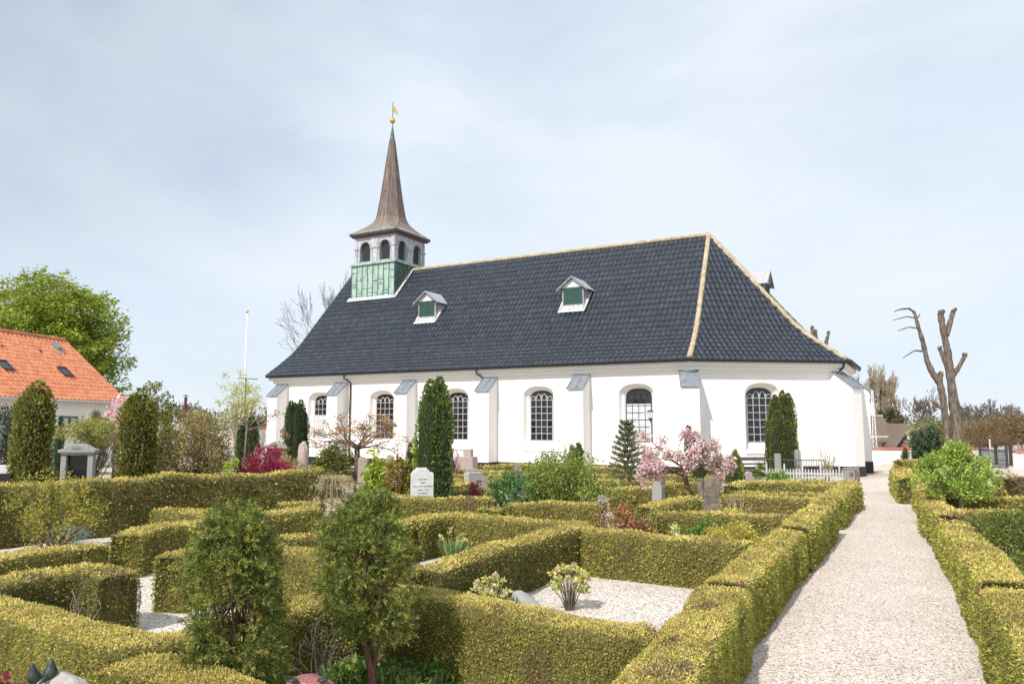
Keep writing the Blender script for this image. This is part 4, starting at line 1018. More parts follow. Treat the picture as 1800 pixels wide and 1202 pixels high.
column('yew', 'clump of dark fluted yew spires at the left end of the church wall', 'conifer', (-8.77, 31.00), .52, 3.25, [(.07, .14, .04), (.10, .18, .05), (.05, .09, .03)], tips=8, spread=.38, rf=.38, vary=.8, ls=.055, taper=.3)
shrub('brown_leaf_shrub', 'small bronze leaved bush left of the fluted yew spires', 'shrub', (-8.89, 29.50), .30, 2.30, BROWN, n=36, per=30, ls=.07, lift=.1)
shrub('burgundy_maple', 'low domed maple with burgundy red leaves', 'shrub', (-6.40, 20.00), 0.91, 1.63, BURG, n=260, per=55, ls=.05, lift=0, lobes=.15, crad=.14)
shrub('blond_grass', 'tuft of blond shrub left of the pediment monument', 'shrub', (-7.64, 22.50), .48, 1.58, BLOND, n=60, per=40, ls=.06, lift=0, up=.8)
shrub('blond_grass', 'tuft of blond shrub right of the pediment monument', 'shrub', (-6.53, 22.50), .40, 1.53, BLOND, n=60, per=40, ls=.06, lift=0, up=.8)
shrub('laurel', 'rounded dark green shrub before the church, left of the bronze umbrella maple', 'shrub', (-5.66, 24.00), 0.80, 1.71, [(.13, .16, .03), (.22, .24, .05), (.08, .10, .025), (.32, .32, .08)], n=130, per=50, ls=.09, lift=0, aspect=.4, lobes=.3, mleaf='leaf_gloss')
# umbrella maple
r0 = thing('umbrella_maple', 'small umbrella shaped maple with spreading bare limbs and bronze leaves', 'tree', (-4.87, 24.00)); b = MB(); tips = []
b.tube([(0, 0, -.05), (0, .0, .9), (-.02, 0, 1.62)], [.11, .095, .085], 8)
for k in range(13):
    a = k * 6.283 / 13 + .2
    grow(b, (0, 0, 1.5 + .05 * (k % 3)), (math.cos(a), math.sin(a), .45), .62, .036, 3, tips, .50, -.02, .004, (2, 3), .72)
b.build('trunk', M['bark'], r0, smooth=True); P, lv, m = clump_leaves(np.array(tips), .11, 16, .055, aspect=.6)
foliage_object('leaves', lv, tint(m, [(.52, .28, .16), (.42, .20, .11), (.60, .38, .22), (.45, .36, .14)], P=P), M['leaf'], parent=r0)
# weeping blond tree
r0 = thing('weeping_shrub', 'small weeping tree of blond drooping twigs at the end of the tall hedge', 'shrub', (-3.82, 16.20)); b = MB(); tips = []
b.tube([(0, 0, -.05), (0, 0, 1.0)], [.035, .03], 7)
for k in range(60):
    a = random.uniform(0, 6.283); L_ = random.uniform(.25, .6); cx = .25 * (random.random() > .3)
    pts = [(0, 0, .95)] + [(math.cos(a) * L_ * t + cx * t, math.sin(a) * L_ * t, 1.0 + .35 * math.sin(t * 2.2) - .55 * t * t * (1 + .3 * random.random())) for t in (.25, .5, .75, 1.0)]
    b.tube(pts, [.010, .008, .006, .004, .002], 4); tips += pts[2:]
b.build('trunk', M['twig_pale'], r0, smooth=True); P, lv, m = clump_leaves(np.array(tips), .06, 14, .035, up=-.4); foliage_object('catkins', lv, tint(m, BLOND, P=P), M['leaf'], parent=r0)
shrub('lime_leaf_shrub', 'tall shrub with drooping lime green leaves right of the umbrella maple', 'shrub', (-3.56, 20.00), 0.41, 1.78, LIME, n=70, per=22, ls=.13, lift=0, aspect=.4, up=-.3, lobes=.5, hollow=.2)
shrub('lime_leaf_shrub', 'lime green shrub tucked against the left side of the tall yew', 'shrub', (-2.75, 22.00), 0.28, 1.87, LIME, n=50, per=24, ls=.10, lift=0, lobes=.4)
shrub('bronze_green_shrub', 'orange and green mottled shrub left of the white inscribed headstone', 'shrub', (-2.69, 18.00), 0.42, 1.51, [(.34, .26, .05), (.40, .36, .07), (.24, .24, .04), (.34, .17, .06)], n=110, per=50, ls=.06, lift=0)
shrub('leafy_plant', 'low lime green leafy plant behind the hedge, left of the mottled shrub', 'plant', (-3.12, 17.00), .42, .95, LIME + GREEN, n=50, per=24, ls=.10, lift=0, stems=0)
column('dwarf_conifer', 'tiny brown cone shaped conifer before the third buttress', 'conifer', (-3.73, 28.00), .20, 1.55, [(.22, .13, .08), (.16, .12, .06)], ls=.06, taper=.95)
column('yew', 'tall bright green columnar yew with three tips behind the white headstone', 'conifer', (-1.85, 18.60), 0.46, 3.42, [(.15, .22, .05), (.22, .30, .07), (.09, .14, .035), (.28, .33, .09)], tips=5, spread=.24, rf=.62, vary=.86, ls=.05, taper=.36, flare=1.05)
shrub('pink_twig_shrub', 'small upright shrub with pink flowering twigs right of the tall yew', 'shrub', (-2.06, 27.00), 0.24, 1.68, [(.70, .36, .42), (.60, .30, .34), (.40, .22, .20)], n=40, per=10, ls=.05, lift=.1, stems=12, mleaf='petal')
shrub('green_shrub', 'small green bush at the foot of the pink twig shrub', 'shrub', (-1.93, 26.00), .25, .72, GREEN, n=20, per=40, ls=.05, lift=0)
shrub('red_shrub', 'small crimson shrub in front of the white stone block', 'shrub', (-0.98, 19.50), 0.22, 0.90, BURG, n=30, per=30, ls=.05, lift=0)
# big loose shrub, centre
shrub('snowberry', 'large open green shrub with many arching stems in the middle of the graves', 'shrub', (1.03, 17.60), 1.17, 1.66, [(.24, .34, .07), (.32, .38, .09), (.15, .22, .05), (.42, .42, .12)], n=300, per=42, ls=.065, lift=.0, lobes=.35, stems=26, bark='bark_pale', hollow=.15, ry=.8)
shrub('holly', 'glossy darker green bush at the left side of the large open shrub', 'shrub', (0.00, 16.80), 0.41, 1.42, [(.10, .24, .06), (.16, .32, .09), (.06, .15, .04)], n=70, per=36, ls=.06, lift=.05, mleaf='leaf_gloss')
column('dwarf_conifer', 'pair of small green conifer spires against the wall behind the large open shrub', 'conifer', (2.22, 26.00), .30, 1.62, YEWC, tips=3, spread=.2, ls=.06, taper=.8)
# small blue spruce: whorls of branches
r0 = thing('blue_spruce', 'small spiky blue grey spruce in front of the fifth church window', 'conifer', (3.49, 23.00)); b = MB(); PP = []; DD = []
hS = 2.32; b.tube([(0, 0, -.05), (0, 0, hS)], [.05, .008], 7)
for i in range(12):
    z = .42 + (hS - .5) * (i / 11) ** .95; Lb = .60 * (1 - i / 12.5) ** .8 + .05
    for k in range(9):
        a = k * .698 + i * .5 + random.uniform(-.15, .15); L_ = Lb * random.uniform(.75, 1.15)
        pts = [(math.cos(a) * L_ * t, math.sin(a) * L_ * t, z + .12 * L_ * t + .10 * t * t) for t in (0, .5, 1)]; b.tube(pts, [.012, .008, .003], 4)
        for t in np.linspace(.15, 1.05, 34):
            PP.append((math.cos(a) * L_ * t, math.sin(a) * L_ * t, z + .12 * L_ * t + .10 * t * t)); DD.append((math.cos(a) * .8, math.sin(a) * .8, .2))
b.build('trunk', M['bark'], r0, smooth=True); PP = np.repeat(np.array(PP), 4, 0); DD = np.repeat(np.array(DD), 4, 0)
lv = leaf_geo(PP + rng.normal(size=PP.shape) * .012, DD + rng.normal(size=DD.shape) * .55, .07 * rng.uniform(.7, 1.2, len(PP)), .3); foliage_object('needles', lv, tint(len(PP), [(.30, .33, .20), (.22, .25, .13), (.40, .42, .26), (.26, .22, .10)]), M['leaf'], parent=r0)
shrub('box_ball', 'round dark green bush behind the blue spruce', 'shrub', (4.50, 26.50), 0.28, 1.14, DARKG, n=50, per=50, ls=.05, lift=0, stems=0)
# cherry
random.seed(33)
cx, cy = (4.51, 19.30); r0 = thing('cherry_tree', 'small leaning cherry tree in full pink blossom', 'tree', (cx, cy, 0)); b = MB(); tips = []
b.tube([(0.02, 0, -.05), (-.05, 0, .45), (-.13, 0, .95), (-.17, 0, 1.25)], [.075, .065, .06, .055], 8)
for k, (dx, dy, dz, L_) in enumerate([(-1, .1, .55, .8), (-.8, -.5, .3, .7), (-1, .5, .15, .7), (1, .1, .35, .75), (.9, -.4, .15, .75), (.5, .6, .7, .7), (.15, 0, 1, .65), (.7, 0, .8, .75), (-.4, 0, 1, .6), (.2, -.7, .5, .6), (-.3, -.8, .1, .6), (-1, -.1, -.05, .65), (1, .3, -.05, .6)]):
    grow(b, (-.15, 0, .95 + .022 * k), (dx, dy, dz), L_ * .62, .028, 3, tips, .42, .02, .004, (2, 3), .70)
limb = [(-.2, 0, 1.2), (-.55, 0, 1.45), (-.9, -.02, 1.78), (-1.2, 0, 2.05)]; b.tube(limb, [.026, .02, .015, .008], 6); lt = [limb[3], (-1.1, 0, 1.95), (-1.28, 0, 1.9), (-1.22, .05, 1.75)]
b.build('trunk', M['bark_red'], r0, smooth=True); tp = np.array(tips + lt * 2)
P, lv, m = clump_leaves(tp, .115, 26, .058, aspect=.75, up=-.1); foliage_object('blossom', lv, tint(m, PINK, P=P, cs=1.5), M['petal'], parent=r0)
P, lv, m = clump_leaves(tp, .10, 6, .06, aspect=.5); foliage_object('young_leaves', lv, tint(m, [(.42, .28, .08), (.34, .30, .07), (.46, .20, .08)], P=P), M['leaf'], parent=r0)
column('dwarf_conifer', 'small dark cone showing above the cherry blossom', 'conifer', (6.28, 27.00), .18, 2.18, DARKG, ls=.06, taper=.95)
column('dwarf_conifer', 'slim dark conifer seen through the right of the cherry blossom', 'conifer', (6.52, 26.00), .20, 1.70, DARKG, ls=.06, taper=.6)
column('thuja', 'bright green thuja with three pointed tips right of the cherry', 'conifer', (7.00, 24.00), 0.33, 1.43, [(.24, .36, .06), (.32, .44, .09), (.16, .24, .05), (.36, .26, .07)], tips=3, spread=.18, ls=.055, taper=.85)
column('thuja', 'smaller orange tinged thuja between the cherry and the bright green one', 'conifer', (6.65, 24.50), .22, 1.32, [(.34, .24, .06), (.24, .30, .06), (.40, .30, .08)], ls=.055, taper=.85)
shrub('yellow_shrub', 'bright yellow green bush behind the brown gravestones', 'shrub', (5.40, 20.50), 0.26, 1.11, [(.58, .56, .06), (.44, .46, .06), (.34, .30, .05)], n=50, per=40, ls=.05, lift=0)
column('yew', 'broad clump of upright yew spires against the chancel wall', 'conifer', (10.41, 29.30), .62, 3.53, [(.18, .22, .05), (.24, .27, .06), (.11, .14, .035), (.30, .29, .08)], tips=14, spread=.46, rf=.42, vary=.66, ls=.055, taper=.32, flare=.8)
shrub('box_bush', 'rounded green bush in front of the bench', 'shrub', (8.97, 27.50), 0.27, 0.87, GREEN, n=40, per=50, ls=.05, lift=0)
shrub('leafy_ground_shrub', 'low glossy leafy shrub in front of the picket fence', 'shrub', (8.64, 25.00), 0.58, 0.74, [(.16, .30, .07), (.24, .38, .10), (.36, .42, .12)], n=70, per=26, ls=.09, ry=.3, lift=0, mleaf='leaf_gloss')
shrub('bare_shrub', 'leafless twiggy shrub against the white chancel wall', 'shrub', (12.47, 30.20), 0.52, 1.76, [(.45, .36, .28), (.5, .42, .34)], n=30, per=3, ls=.05, lift=.2, stems=14, bark='twig_pale')
shrub('pieris', 'shrub with red young leaf tips behind the lit hedge', 'shrub', (1.89, 12.60), 0.49, 1.11, [(.50, .13, .08), (.58, .22, .14), (.30, .30, .08), (.40, .34, .12), (.16, .18, .05)], n=130, per=30, ls=.055, lift=.04, lobes=.3, stems=14)
shrub('heather_mound', 'flat mound of yellow heather with orange tips beside the path hedge', 'plant', (3.37, 11.90), 0.47, 0.84, [(.66, .60, .12), (.56, .56, .10), (.66, .36, .16), (.44, .46, .08)], n=140, per=60, ls=.032, ry=.42, lift=0, up=.9, stems=0)
shrub('ivy_mound', 'dark green mound growing over the hedge in front of the cherry', 'plant', (3.28, 12.90), 0.37, .72, [(.14, .26, .05), (.22, .36, .08), (.10, .18, .04)], n=90, per=40, ls=.04, ry=.3, lift=.1, stems=0)
shrub('yellow_flowers', 'patch of pale yellow flowers in front of the brown gravestones', 'flowers', (4.07, 14.20), 0.35, .74, [(.86, .76, .22), (.80, .66, .10), (.40, .46, .10)], n=70, per=24, ls=.045, ry=.25, lift=.3, stems=0, mleaf='petal')
shrub('primrose', 'single small pale yellow flower tuft on the lit hedge', 'flowers', (2.42, 11.40), .07, .80, [(.84, .80, .40), (.60, .66, .20)], n=8, per=20, ls=.035, lift=.8, stems=2, mleaf='petal')
shrub('white_flower_shrub', 'small white flowering tuft left of the red tipped shrub', 'flowers', (2.01, 17.00), .16, 0.77, [(.80, .70, .68), (.66, .56, .52), (.4, .38, .2)], n=20, per=20, ls=.05, lift=.4, stems=5, mleaf='petal')
shrub('bare_shrub', 'bare tan twigs in front of the hedge right of the brown gravestones', 'shrub', (4.74, 16.00), .42, .95, [(.55, .45, .22), (.45, .36, .16)], n=30, per=5, ls=.03, ry=.2, lift=.1, stems=14, bark='twig_pale')
# near rhododendrons
def rhodo(label, xy, rx, h, seed, stems_n=18):
    x, y = xy; r0 = thing('rhododendron', label, 'shrub', (x, y, 0), 'pink budded rhododendrons on the gravel plot'); b = MB(); random.seed(seed)
    tips = []
    for k in range(stems_n):
        a = k * 2.4; q = rx * math.sqrt((k + .5) / stems_n) * .9; tp = (math.cos(a) * q, math.sin(a) * q * .8, h * (.93 - .35 * (q / rx) ** 2) * random.uniform(.85, 1.05)); tips.append(tp)
        b.tube([(math.cos(a) * .03, math.sin(a) * .03, -.02), (tp[0] * .45, tp[1] * .45, tp[2] * .5), tp], [.009, .007, .004], 5)
    for k in range(stems_n):
        a = random.uniform(0, 6.28); q = rx * random.uniform(.3, .8); tips.append((math.cos(a) * q, math.sin(a) * q * .8, h * random.uniform(.35, .7)))
    b.build('stems', M['bark_pale'], r0, smooth=True)
    tp = np.array(tips); idx = np.repeat(np.arange(len(tp)), 14); q = unit(np.c_[rng.normal(size=(len(idx), 2)), rng.uniform(.0, 1.0, len(idx))])
    lv = leaf_geo(tp[idx] + q * .008, q, .062 * rng.uniform(.7, 1.25, len(idx)), .36, fold=.08)
    foliage_object('leaves', lv, tint(len(idx), [(.70, .66, .18), (.56, .58, .12), (.38, .44, .08), (.76, .70, .30)]), M['leaf_gloss'], parent=r0)
    for q_ in tp[:stems_n][::3]:
        P, lv, m = clump_leaves([q_ + np.array([0, 0, .03])], .022, 34, .026, aspect=.8, up=.8); foliage_object('flower_bud', lv, tint(m, [(.86, .56, .50), (.90, .72, .62), (.80, .46, .42)]), M['petal'], parent=r0)
rhodo('rhododendron with pink buds standing free on the gravel plot', (0.71, 9.59), .29, .60, 3, 26)
rhodo('rhododendron with pink buds half hidden behind the front hedge', (-0.25, 8.96), .27, .56, 5, 20)
# daffodils
r0 = thing('daffodils', 'clump of daffodils with strap leaves and pale flowers on the gravel', 'flowers', (-0.99, 12.85)); n = 110; a = rng.random(n) * 6.283; q = rng.random(n) * .10
PPs = np.c_[q * np.cos(a), q * np.sin(a), np.zeros(n)]; dv = np.c_[np.cos(a) * .45, np.sin(a) * .45, np.ones(n)] + rng.normal(size=(n, 3)) * .12
lv = leaf_geo(PPs, dv, rng.uniform(.30, .52, n), .09, fold=.04); foliage_object('leaves', lv, tint(n, [(.30, .42, .14), (.22, .34, .10), (.44, .50, .22)]), M['leaf'], parent=r0)
b = MB(); fl = []
for k in range(7):
    aa = k * .9; tp = (math.cos(aa) * .22, math.sin(aa) * .18, .36 + .08 * (k % 3)); b.tube([(0, 0, 0), (tp[0] * .5, tp[1] * .5, tp[2] * .6), tp], .004, 5); fl.append(tp)
b.build('stalks', M['core_green'], r0)
for q_ in fl: P, lv, m = clump_leaves([q_], .018, 16, .04, aspect=.7); foliage_object('flower', lv, tint(m, [(.86, .78, .42), (.80, .62, .20)]), M['petal'], parent=r0)
# plants around the left plots
shrub('spreading_conifer', 'sparse sprawling conifer with tiered yellow green sprays in front of the tall hedge', 'conifer', (-7.88, 13.30), .86, 1.57, [(.44, .42, .08), (.34, .34, .06), (.50, .36, .10), (.24, .26, .05)], n=95, per=42, ls=.05, lift=.02, lobes=.4, stems=8, bark='bark', hollow=.1, ry=.5, crad=.15)
shrub('ivy_bush', 'blue green ivy like bush in front of the tall hedge', 'shrub', (-7.92, 16.31), 0.34, .62, [(.16, .26, .12), (.24, .34, .18), (.36, .40, .12)], n=60, per=30, ls=.045, lift=.05, ry=.35, stems=8)
shrub('lavender', 'grey green lavender behind the low left hedge', 'plant', (-8.38, 14.52), .52, .40, [(.34, .42, .36), (.26, .34, .28)], n=70, per=34, ls=.05, aspect=.15, lift=0, ry=.3, up=1.2, stems=0)
shrub('red_heuchera', 'dark red leaved plant at the bottom left corner', 'plant', (-3.18, 4.70), .30, 0.84, BURG + [(.5, .2, .2)], n=60, per=24, ls=.05, lift=0, ry=.3, stems=0)
shrub('ground_cover', 'fresh green leafy plants under the right yew trunk', 'plant', (-1.05, 6.94), .55, .13, [(.16, .27, .05), (.24, .36, .08), (.09, .17, .04)], n=80, per=12, ls=.075, aspect=.35, lift=0, ry=.36, up=.7, stems=0)
shrub('ground_cover', 'fresh green leafy plants left of the right yew trunk', 'plant', (-1.45, 6.98), .20, .18, [(.22, .36, .07), (.32, .44, .10)], n=24, per=12, ls=.09, aspect=.35, lift=0, up=.7, stems=0)
bare_tree('tangle of bare twigs between the two near yews', (-1.69, 6.79), .62, depth=4, r_=.012, spread=.8, minr=.0025, upb=.05, stems=5, trunk=.5, name='bare_shrub', m='twig')
# right of the path
r0 = thing('standard_tree', 'round headed small tree in bright green leaf on a thin grey trunk', 'tree', (9.95, 17.00)); b = MB()
b.tube([(0, 0, -.05), (.01, 0, .9)], [.055, .045], 8); ct = blob_points(210, (0, 0, 1.16), (.86, .80, .58), hollow=.25, lobes=.16, seed=8)
ct = np.concatenate([ct, blob_points(30, (-.05, 0, 1.62), (.25, .25, .22), seed=3)]); branches(b, (.01, 0, .75), ct[:60], .024, .004, .05, 5, 5); b.build('trunk', M['bark_pale'], r0, smooth=True)
P, lv, m = clump_leaves(ct, .12, 40, .062, aspect=.6); foliage_object('crown', lv, tint(m, [(.34, .48, .08), (.46, .58, .12), (.24, .36, .06), (.52, .58, .16)], P=P), M['leaf'], parent=r0)
shrub('juniper', 'spreading dark juniper filling the plot right of the path', 'conifer', (8.89, 13.20), 1.15, .88, [(.18, .22, .05), (.26, .28, .06), (.11, .14, .04)], n=170, per=60, ls=.05, lift=0, ry=.9, lobes=.3)
shrub('juniper', 'lower brighter juniper before the spreading dark one', 'conifer', (7.26, 10.60), .42, .60, [(.26, .34, .06), (.20, .26, .05), (.34, .38, .08)], n=60, per=60, ls=.045, lift=0)
shrub('rose_shrub', 'pale pink and green bush right of the round leafy tree', 'shrub', (15.59, 24.00), .32, 0.95, [(.80, .66, .60), (.52, .56, .24), (.66, .50, .36)], n=30, per=20, ls=.07, lift=.1)
shrub('fir', 'dark layered conifer behind the round leafy tree', 'conifer', (21.91, 40.00), 0.91, 2.30 + .1, [(.06, .11, .06), (.10, .15, .08), (.16, .20, .09)], n=130, per=60, ls=.14, lift=0, lobes=.3)
column('topiary_cone', 'brown green cone growing out of the square clipped hedge', 'topiary', (19.88, 38.50), .20, 1.24, [(.26, .20, .07), (.20, .18, .06)], ls=.07, taper=.9)

# pollarded lime
def pollard(label, xy, specs, m='bark'):
    x, y = xy; r0 = thing('pollarded_tree', label, 'tree', (x, y, T(x, y))); b = MB(); kn = MB()
    for pts, rad, knob in specs:
        P_ = []
        for i, p in enumerate(pts): P_.append(Vector(p) + Vector((random.uniform(-1, 1), random.uniform(-1, 1), 0)) * (.03 if 0 < i < len(pts) - 1 else 0))
        # subdivide for rough outline
        Q = []; RR = []
        for i in range(len(P_) - 1):
            for k in range(5):
                t = k / 5; Q.append(P_[i].lerp(P_[i + 1], t)); RR.append((rad[i] * (1 - t) + rad[i + 1] * t) * random.uniform(.88, 1.14))
        Q.append(P_[-1]); RR.append(rad[-1]); b.tube(Q, RR, 9)
        if knob:
            e = P_[-1]
            for k in range(knob):
                o = Vector((random.uniform(-1, 1), random.uniform(-1, 1), random.uniform(-.7, .7))) * rad[-1] * .9; rr = rad[-1] * random.uniform(.6, 1.0)
                b.lathe([(.01, -rr)] + [(rr * math.sin(t), -rr * math.cos(t)) for t in (.6, 1.2, 1.8, 2.4)] + [(.01, rr)], 7, tuple(e + o))
    b.build('trunk_and_stubs', M[m], r0, smooth=True)
    for pts, rad, knob in specs:
        if knob and knob > 1:
            e = Vector(pts[-1]); d_ = (e - Vector(pts[-2])).normalized(); c_ = MB(); c_.tube([e, e + d_ * rad[-1] * 1.35 + Vector((0, -.02, 0))], [rad[-1] * .75, rad[-1] * .62], 9); c_.build('saw_cut', M['cut'], r0)
    return r0
S = 38 / 1325.0                      # metres per photograph unit at this tree's distance
pz = lambda Y: 2.3 + (744 - Y) * S - T(20, 38); pxx = lambda X: (X - 1675) * S
pollard('pollarded tree of two rough bare trunks with short cut stubs, right of the path', (22.03, 38.00), [
    ([(pxx(1681), 0, -.1), (pxx(1684), 0, pz(740)), (pxx(1680), 0, pz(670)), (pxx(1676), 0, pz(620)), (pxx(1670), 0, pz(580)), (pxx(1667), 0, pz(550))], [.29, .25, .21, .185, .16, .14], 5),
    ([(pxx(1676), 0, pz(590)), (pxx(1682), 0, pz(570)), (pxx(1691), 0, pz(545))], [.14, .12, .10], 4),
    ([(pxx(1683), 0, pz(660)), (pxx(1694), 0, pz(645)), (pxx(1707), 0, pz(624))], [.14, .11, .10], 4),
    ([(pxx(1676), 0, pz(655)), (pxx(1669), 0, pz(630)), (pxx(1662), 0, pz(612))], [.13, .11, .09], 4),
    ([(pxx(1669), .1, -.1), (pxx(1666), .1, pz(740)), (pxx(1664), .1, pz(700)), (pxx(1661), .1, pz(675)), (pxx(1648), .1, pz(655)), (pxx(1640), .1, pz(635)), (pxx(1634), .1, pz(600)), (pxx(1628), .1, pz(570)), (pxx(1623), .1, pz(547))], [.20, .17, .16, .17, .15, .12, .11, .09, .07], 3),
    ([(pxx(1661), .1, pz(672)), (pxx(1663), .1, pz(662)), (pxx(1665), .1, pz(657))], [.13, .11, .10], 4),
    ([(pxx(1667), .1, pz(718)), (pxx(1655), .1, pz(714)), (pxx(1645), .1, pz(704))], [.13, .10, .08], 3),
    ([(pxx(1664), .1, pz(712)), (pxx(1658), .1, pz(700)), (pxx(1662), .1, pz(694))], [.05, .04, .04], 1),
    ([(pxx(1623), .1, pz(547)), (pxx(1613), .1, pz(541)), (pxx(1600), .1, pz(542)), (pxx(1587), .1, pz(546))], [.06, .05, .04, .02], 0),
    ([(pxx(1625), .1, pz(558)), (pxx(1610), .1, pz(555)), (pxx(1584), .1, pz(562))], [.04, .03, .02], 0),
    ([(pxx(1626), .1, pz(576)), (pxx(1612), .1, pz(574)), (pxx(1592), .1, pz(581))], [.04, .03, .02], 0),
    ([(pxx(1633), .1, pz(617)), (pxx(1620), .1, pz(616)), (pxx(1598), .1, pz(629))], [.045, .035, .02], 0),
    ([(pxx(1624), .1, pz(560)), (pxx(1630), .1, pz(556)), (pxx(1633), .1, pz(551))], [.04, .035, .03], 0)])
S2 = 60 / 1325.0; q2 = lambda Y: 2.3 + (744 - Y) * S2 - T(25, 60); x2 = lambda X: (X - 1450) * S2
pollard('pollarded tree whose cut stubs show above the right slope of the church roof', (24.69, 60.00), [
    ([(0, 0, -.1), (0, 0, q2(640)), (x2(1437), 0, q2(605)), (x2(1436), 0, q2(575))], [.5, .4, .16, .12], 4),
    ([(0, 0, q2(650)), (x2(1460), 0, q2(600)), (x2(1466), 0, q2(583))], [.3, .14, .10], 3), ([(0, 0, q2(650)), (x2(1444), 0, q2(600)), (x2(1442), 0, q2(581))], [.3, .13, .12], 4), ([(0, 0, q2(660)), (x2(1420), 0, q2(610)), (x2(1415), 0, q2(576))], [.3, .14, .12], 3)], 'bark')

# trees farther off
random.seed(21)
bare_tree('tall bare tree behind the left end of the church roof', (-14.75, 64.00), 15.48, depth=8, r_=.26, spread=.58, upb=.12, minr=.016, wide=3.9, trunk=.16, shrink=.84, kids=(2, 3))
bare_tree('tall tan poplar without leaves behind the lattice mast', (43.45, 88.00), 2.4 + 9.19, depth=7, r_=.2, spread=.25, upb=.45, minr=.02, m='twig_pale', stems=4, trunk=.2)
bare_tree('bare tan tree at the right corner of the church', (43.09, 92.00), 2.4 + 8.45, depth=6, r_=.2, spread=.3, upb=.4, minr=.02, m='twig_pale', stems=2, trunk=.2)
bare_tree('grey leafless tree left of the pollarded trunks', (57.35, 105.00), 2.4 + 7.50, depth=7, r_=.22, spread=.42, minr=.025, trunk=.2)
bare_tree('small leafless tree directly right of the pollarded trunks', (78.40, 130.00), 2.4 + 5.90, depth=6, r_=.2, spread=.42, minr=.03)
bare_tree('tallest leafless tree of the far row on the right', (81.51, 130.00), 2.4 + 6.58, depth=6, r_=.2, spread=.42, minr=.03)
bare_tree('leafless tree second from the right in the far row', (87.67, 135.00), 2.4 + 5.53, depth=6, r_=.2, spread=.42, minr=.03)
bare_tree('leafless tree at the right end of the far row', (87.05, 130.00), 2.4 + 6.00, depth=6, r_=.2, spread=.42, minr=.03)
shrub('evergreen_tree', 'dark evergreen behind the cottage roof', 'tree', (41.86, 84.00), 1.9, 2.2 + 4.31, [(.12, .12, .05), (.16, .13, .07)], n=80, per=50, ls=.3, lift=0, stems=0, lobes=.25)
shrub('pale_shrub', 'pale yellow flowering shrub behind the cottage', 'shrub', (37.87, 72.00), .9, 2.2 + 2.25, [(.62, .56, .34), (.50, .46, .24)], n=40, per=40, ls=.16, lift=0)
shrub('olive_shrub', 'olive green bushes left of the pollarded trunks beyond the dark conifer', 'shrub', (34.88, 62.00), 2.0, 1.2 + 2.58, [(.20, .22, .07), (.28, .26, .10)], n=90, per=50, ls=.2, lift=0)
# row of clipped limes
for k, (X, Yd, lab) in enumerate(((1706, 88, 'farthest box clipped tree of the brown row at the right'), (1722, 79, 'second farthest box clipped tree of the brown row'), (1742, 70, 'middle box clipped tree of the brown row'), (1768, 62, 'second nearest box clipped tree of the brown row'), (1802, 55, 'nearest box clipped tree of the brown row, at the right frame edge'))):
    x, y = (X - 900) / 1325.0 * Yd, Yd; z = T(x, y); r0 = thing('clipped_lime', lab, 'tree', (x, y, z), 'box clipped trees in a row'); b = MB()
    b.tube([(0, 0, -.1), (0, 0, 2.4)], [.16, .13], 7); tips = []
    for q in range(26): grow(b, (0, 0, 1.7), (random.uniform(-1, 1), random.uniform(-1, 1), random.uniform(.1, .9)), 1.1, .04, 1, tips, .5, 0, .012)
    b.build('trunk', M['bark'], r0, smooth=True)
    P = rng.uniform(-1, 1, (5200, 3)); P = P * np.array([1.75, 2.3, .98]) + np.array([0, 0, 2.72]); lv = leaf_geo(P, rng.normal(size=P.shape) + np.array([0, 0, .6]), rng.uniform(.14, .34, len(P)), .22)
    foliage_object('crown', lv, tint(len(P), [(.24, .15, .08), (.16, .10, .06), (.22, .20, .08), (.30, .20, .10)], P=P), M['leaf'], parent=r0)
# broad beech on the left
random.seed(5)
x, y = (-38.50, 62.00); r0 = thing('beech_tree', 'broad crowned tree in fresh yellow green leaf behind the orange roofed house', 'tree', (x, y, 0)); b = MB(); tips = []
b.tube([(0, 0, -.2), (0, 0, 2.0), (.1, 0, 4.2)], [.55, .45, .40], 10)
sc = 62 / 1325.0
cc = blob_points(1100, (-.6, 0, 7.6), (7.0, 6.0, 7.5), hollow=.25, lobes=.10, seed=2, zmin=-.75)
cc = cc[cc[:, 2] > 2.0]
for k in range(16):
    a = k * 2.4; grow(b, (0, 0, 3.2 + .1 * k), (math.cos(a), math.sin(a), .5 + .05 * k), 2.6, .17, 3, tips, .5, .12, .03, (2, 3), .74)
branches(b, (0, 0, 4.0), cc[:150], .08, .02, .06, 5, 4); b.build('trunk', M['bark'], r0, smooth=True)
idx = np.repeat(np.arange(len(cc)), 75); m = len(idx); a = rng.random(m) * 6.283; rad = rng.random(m) ** .5 * .95
side = rng.normal(size=(len(cc), 2)) * .35 + np.array([.5, 0]); P = cc[idx] + np.c_[np.cos(a) * rad, np.sin(a) * rad, rng.normal(size=m) * .16 + rad * .0]
P[:, 2] += (P[:, 0] - cc[idx][:, 0]) * side[idx][:, 0] * .5 + (P[:, 1] - cc[idx][:, 1]) * side[idx][:, 1]
dr = np.c_[np.cos(a) + .4, np.sin(a), rng.normal(size=m) * .35 + .15]; lv = leaf_geo(P, dr, rng.uniform(.16, .34, m), .5)
foliage_object('crown', lv, tint(m, [(.36, .43, .05), (.28, .36, .045), (.44, .48, .08), (.17, .24, .03)], P=P, cs=.25), M['leaf'], parent=r0)
# distant woods
P = []
for k in range(520):
    X = rng.uniform(-260, 330); Yd = rng.uniform(190, 260); P.append((X, Yd, T(X, Yd) + rng.uniform(.5, 5.5 + 2 * math.sin(X * .05))))
P_, lv, m = clump_leaves(P, 2.6, 70, 1.1, aspect=.6); o = foliage_object('distant_woods', lv, tint(m, [(.20, .20, .12), (.26, .22, .15), (.15, .18, .09)], P=P_, cs=.02), M['leaf']); tag(o, 'low hazy band of woods on the horizon', 'woods', kind='stuff')

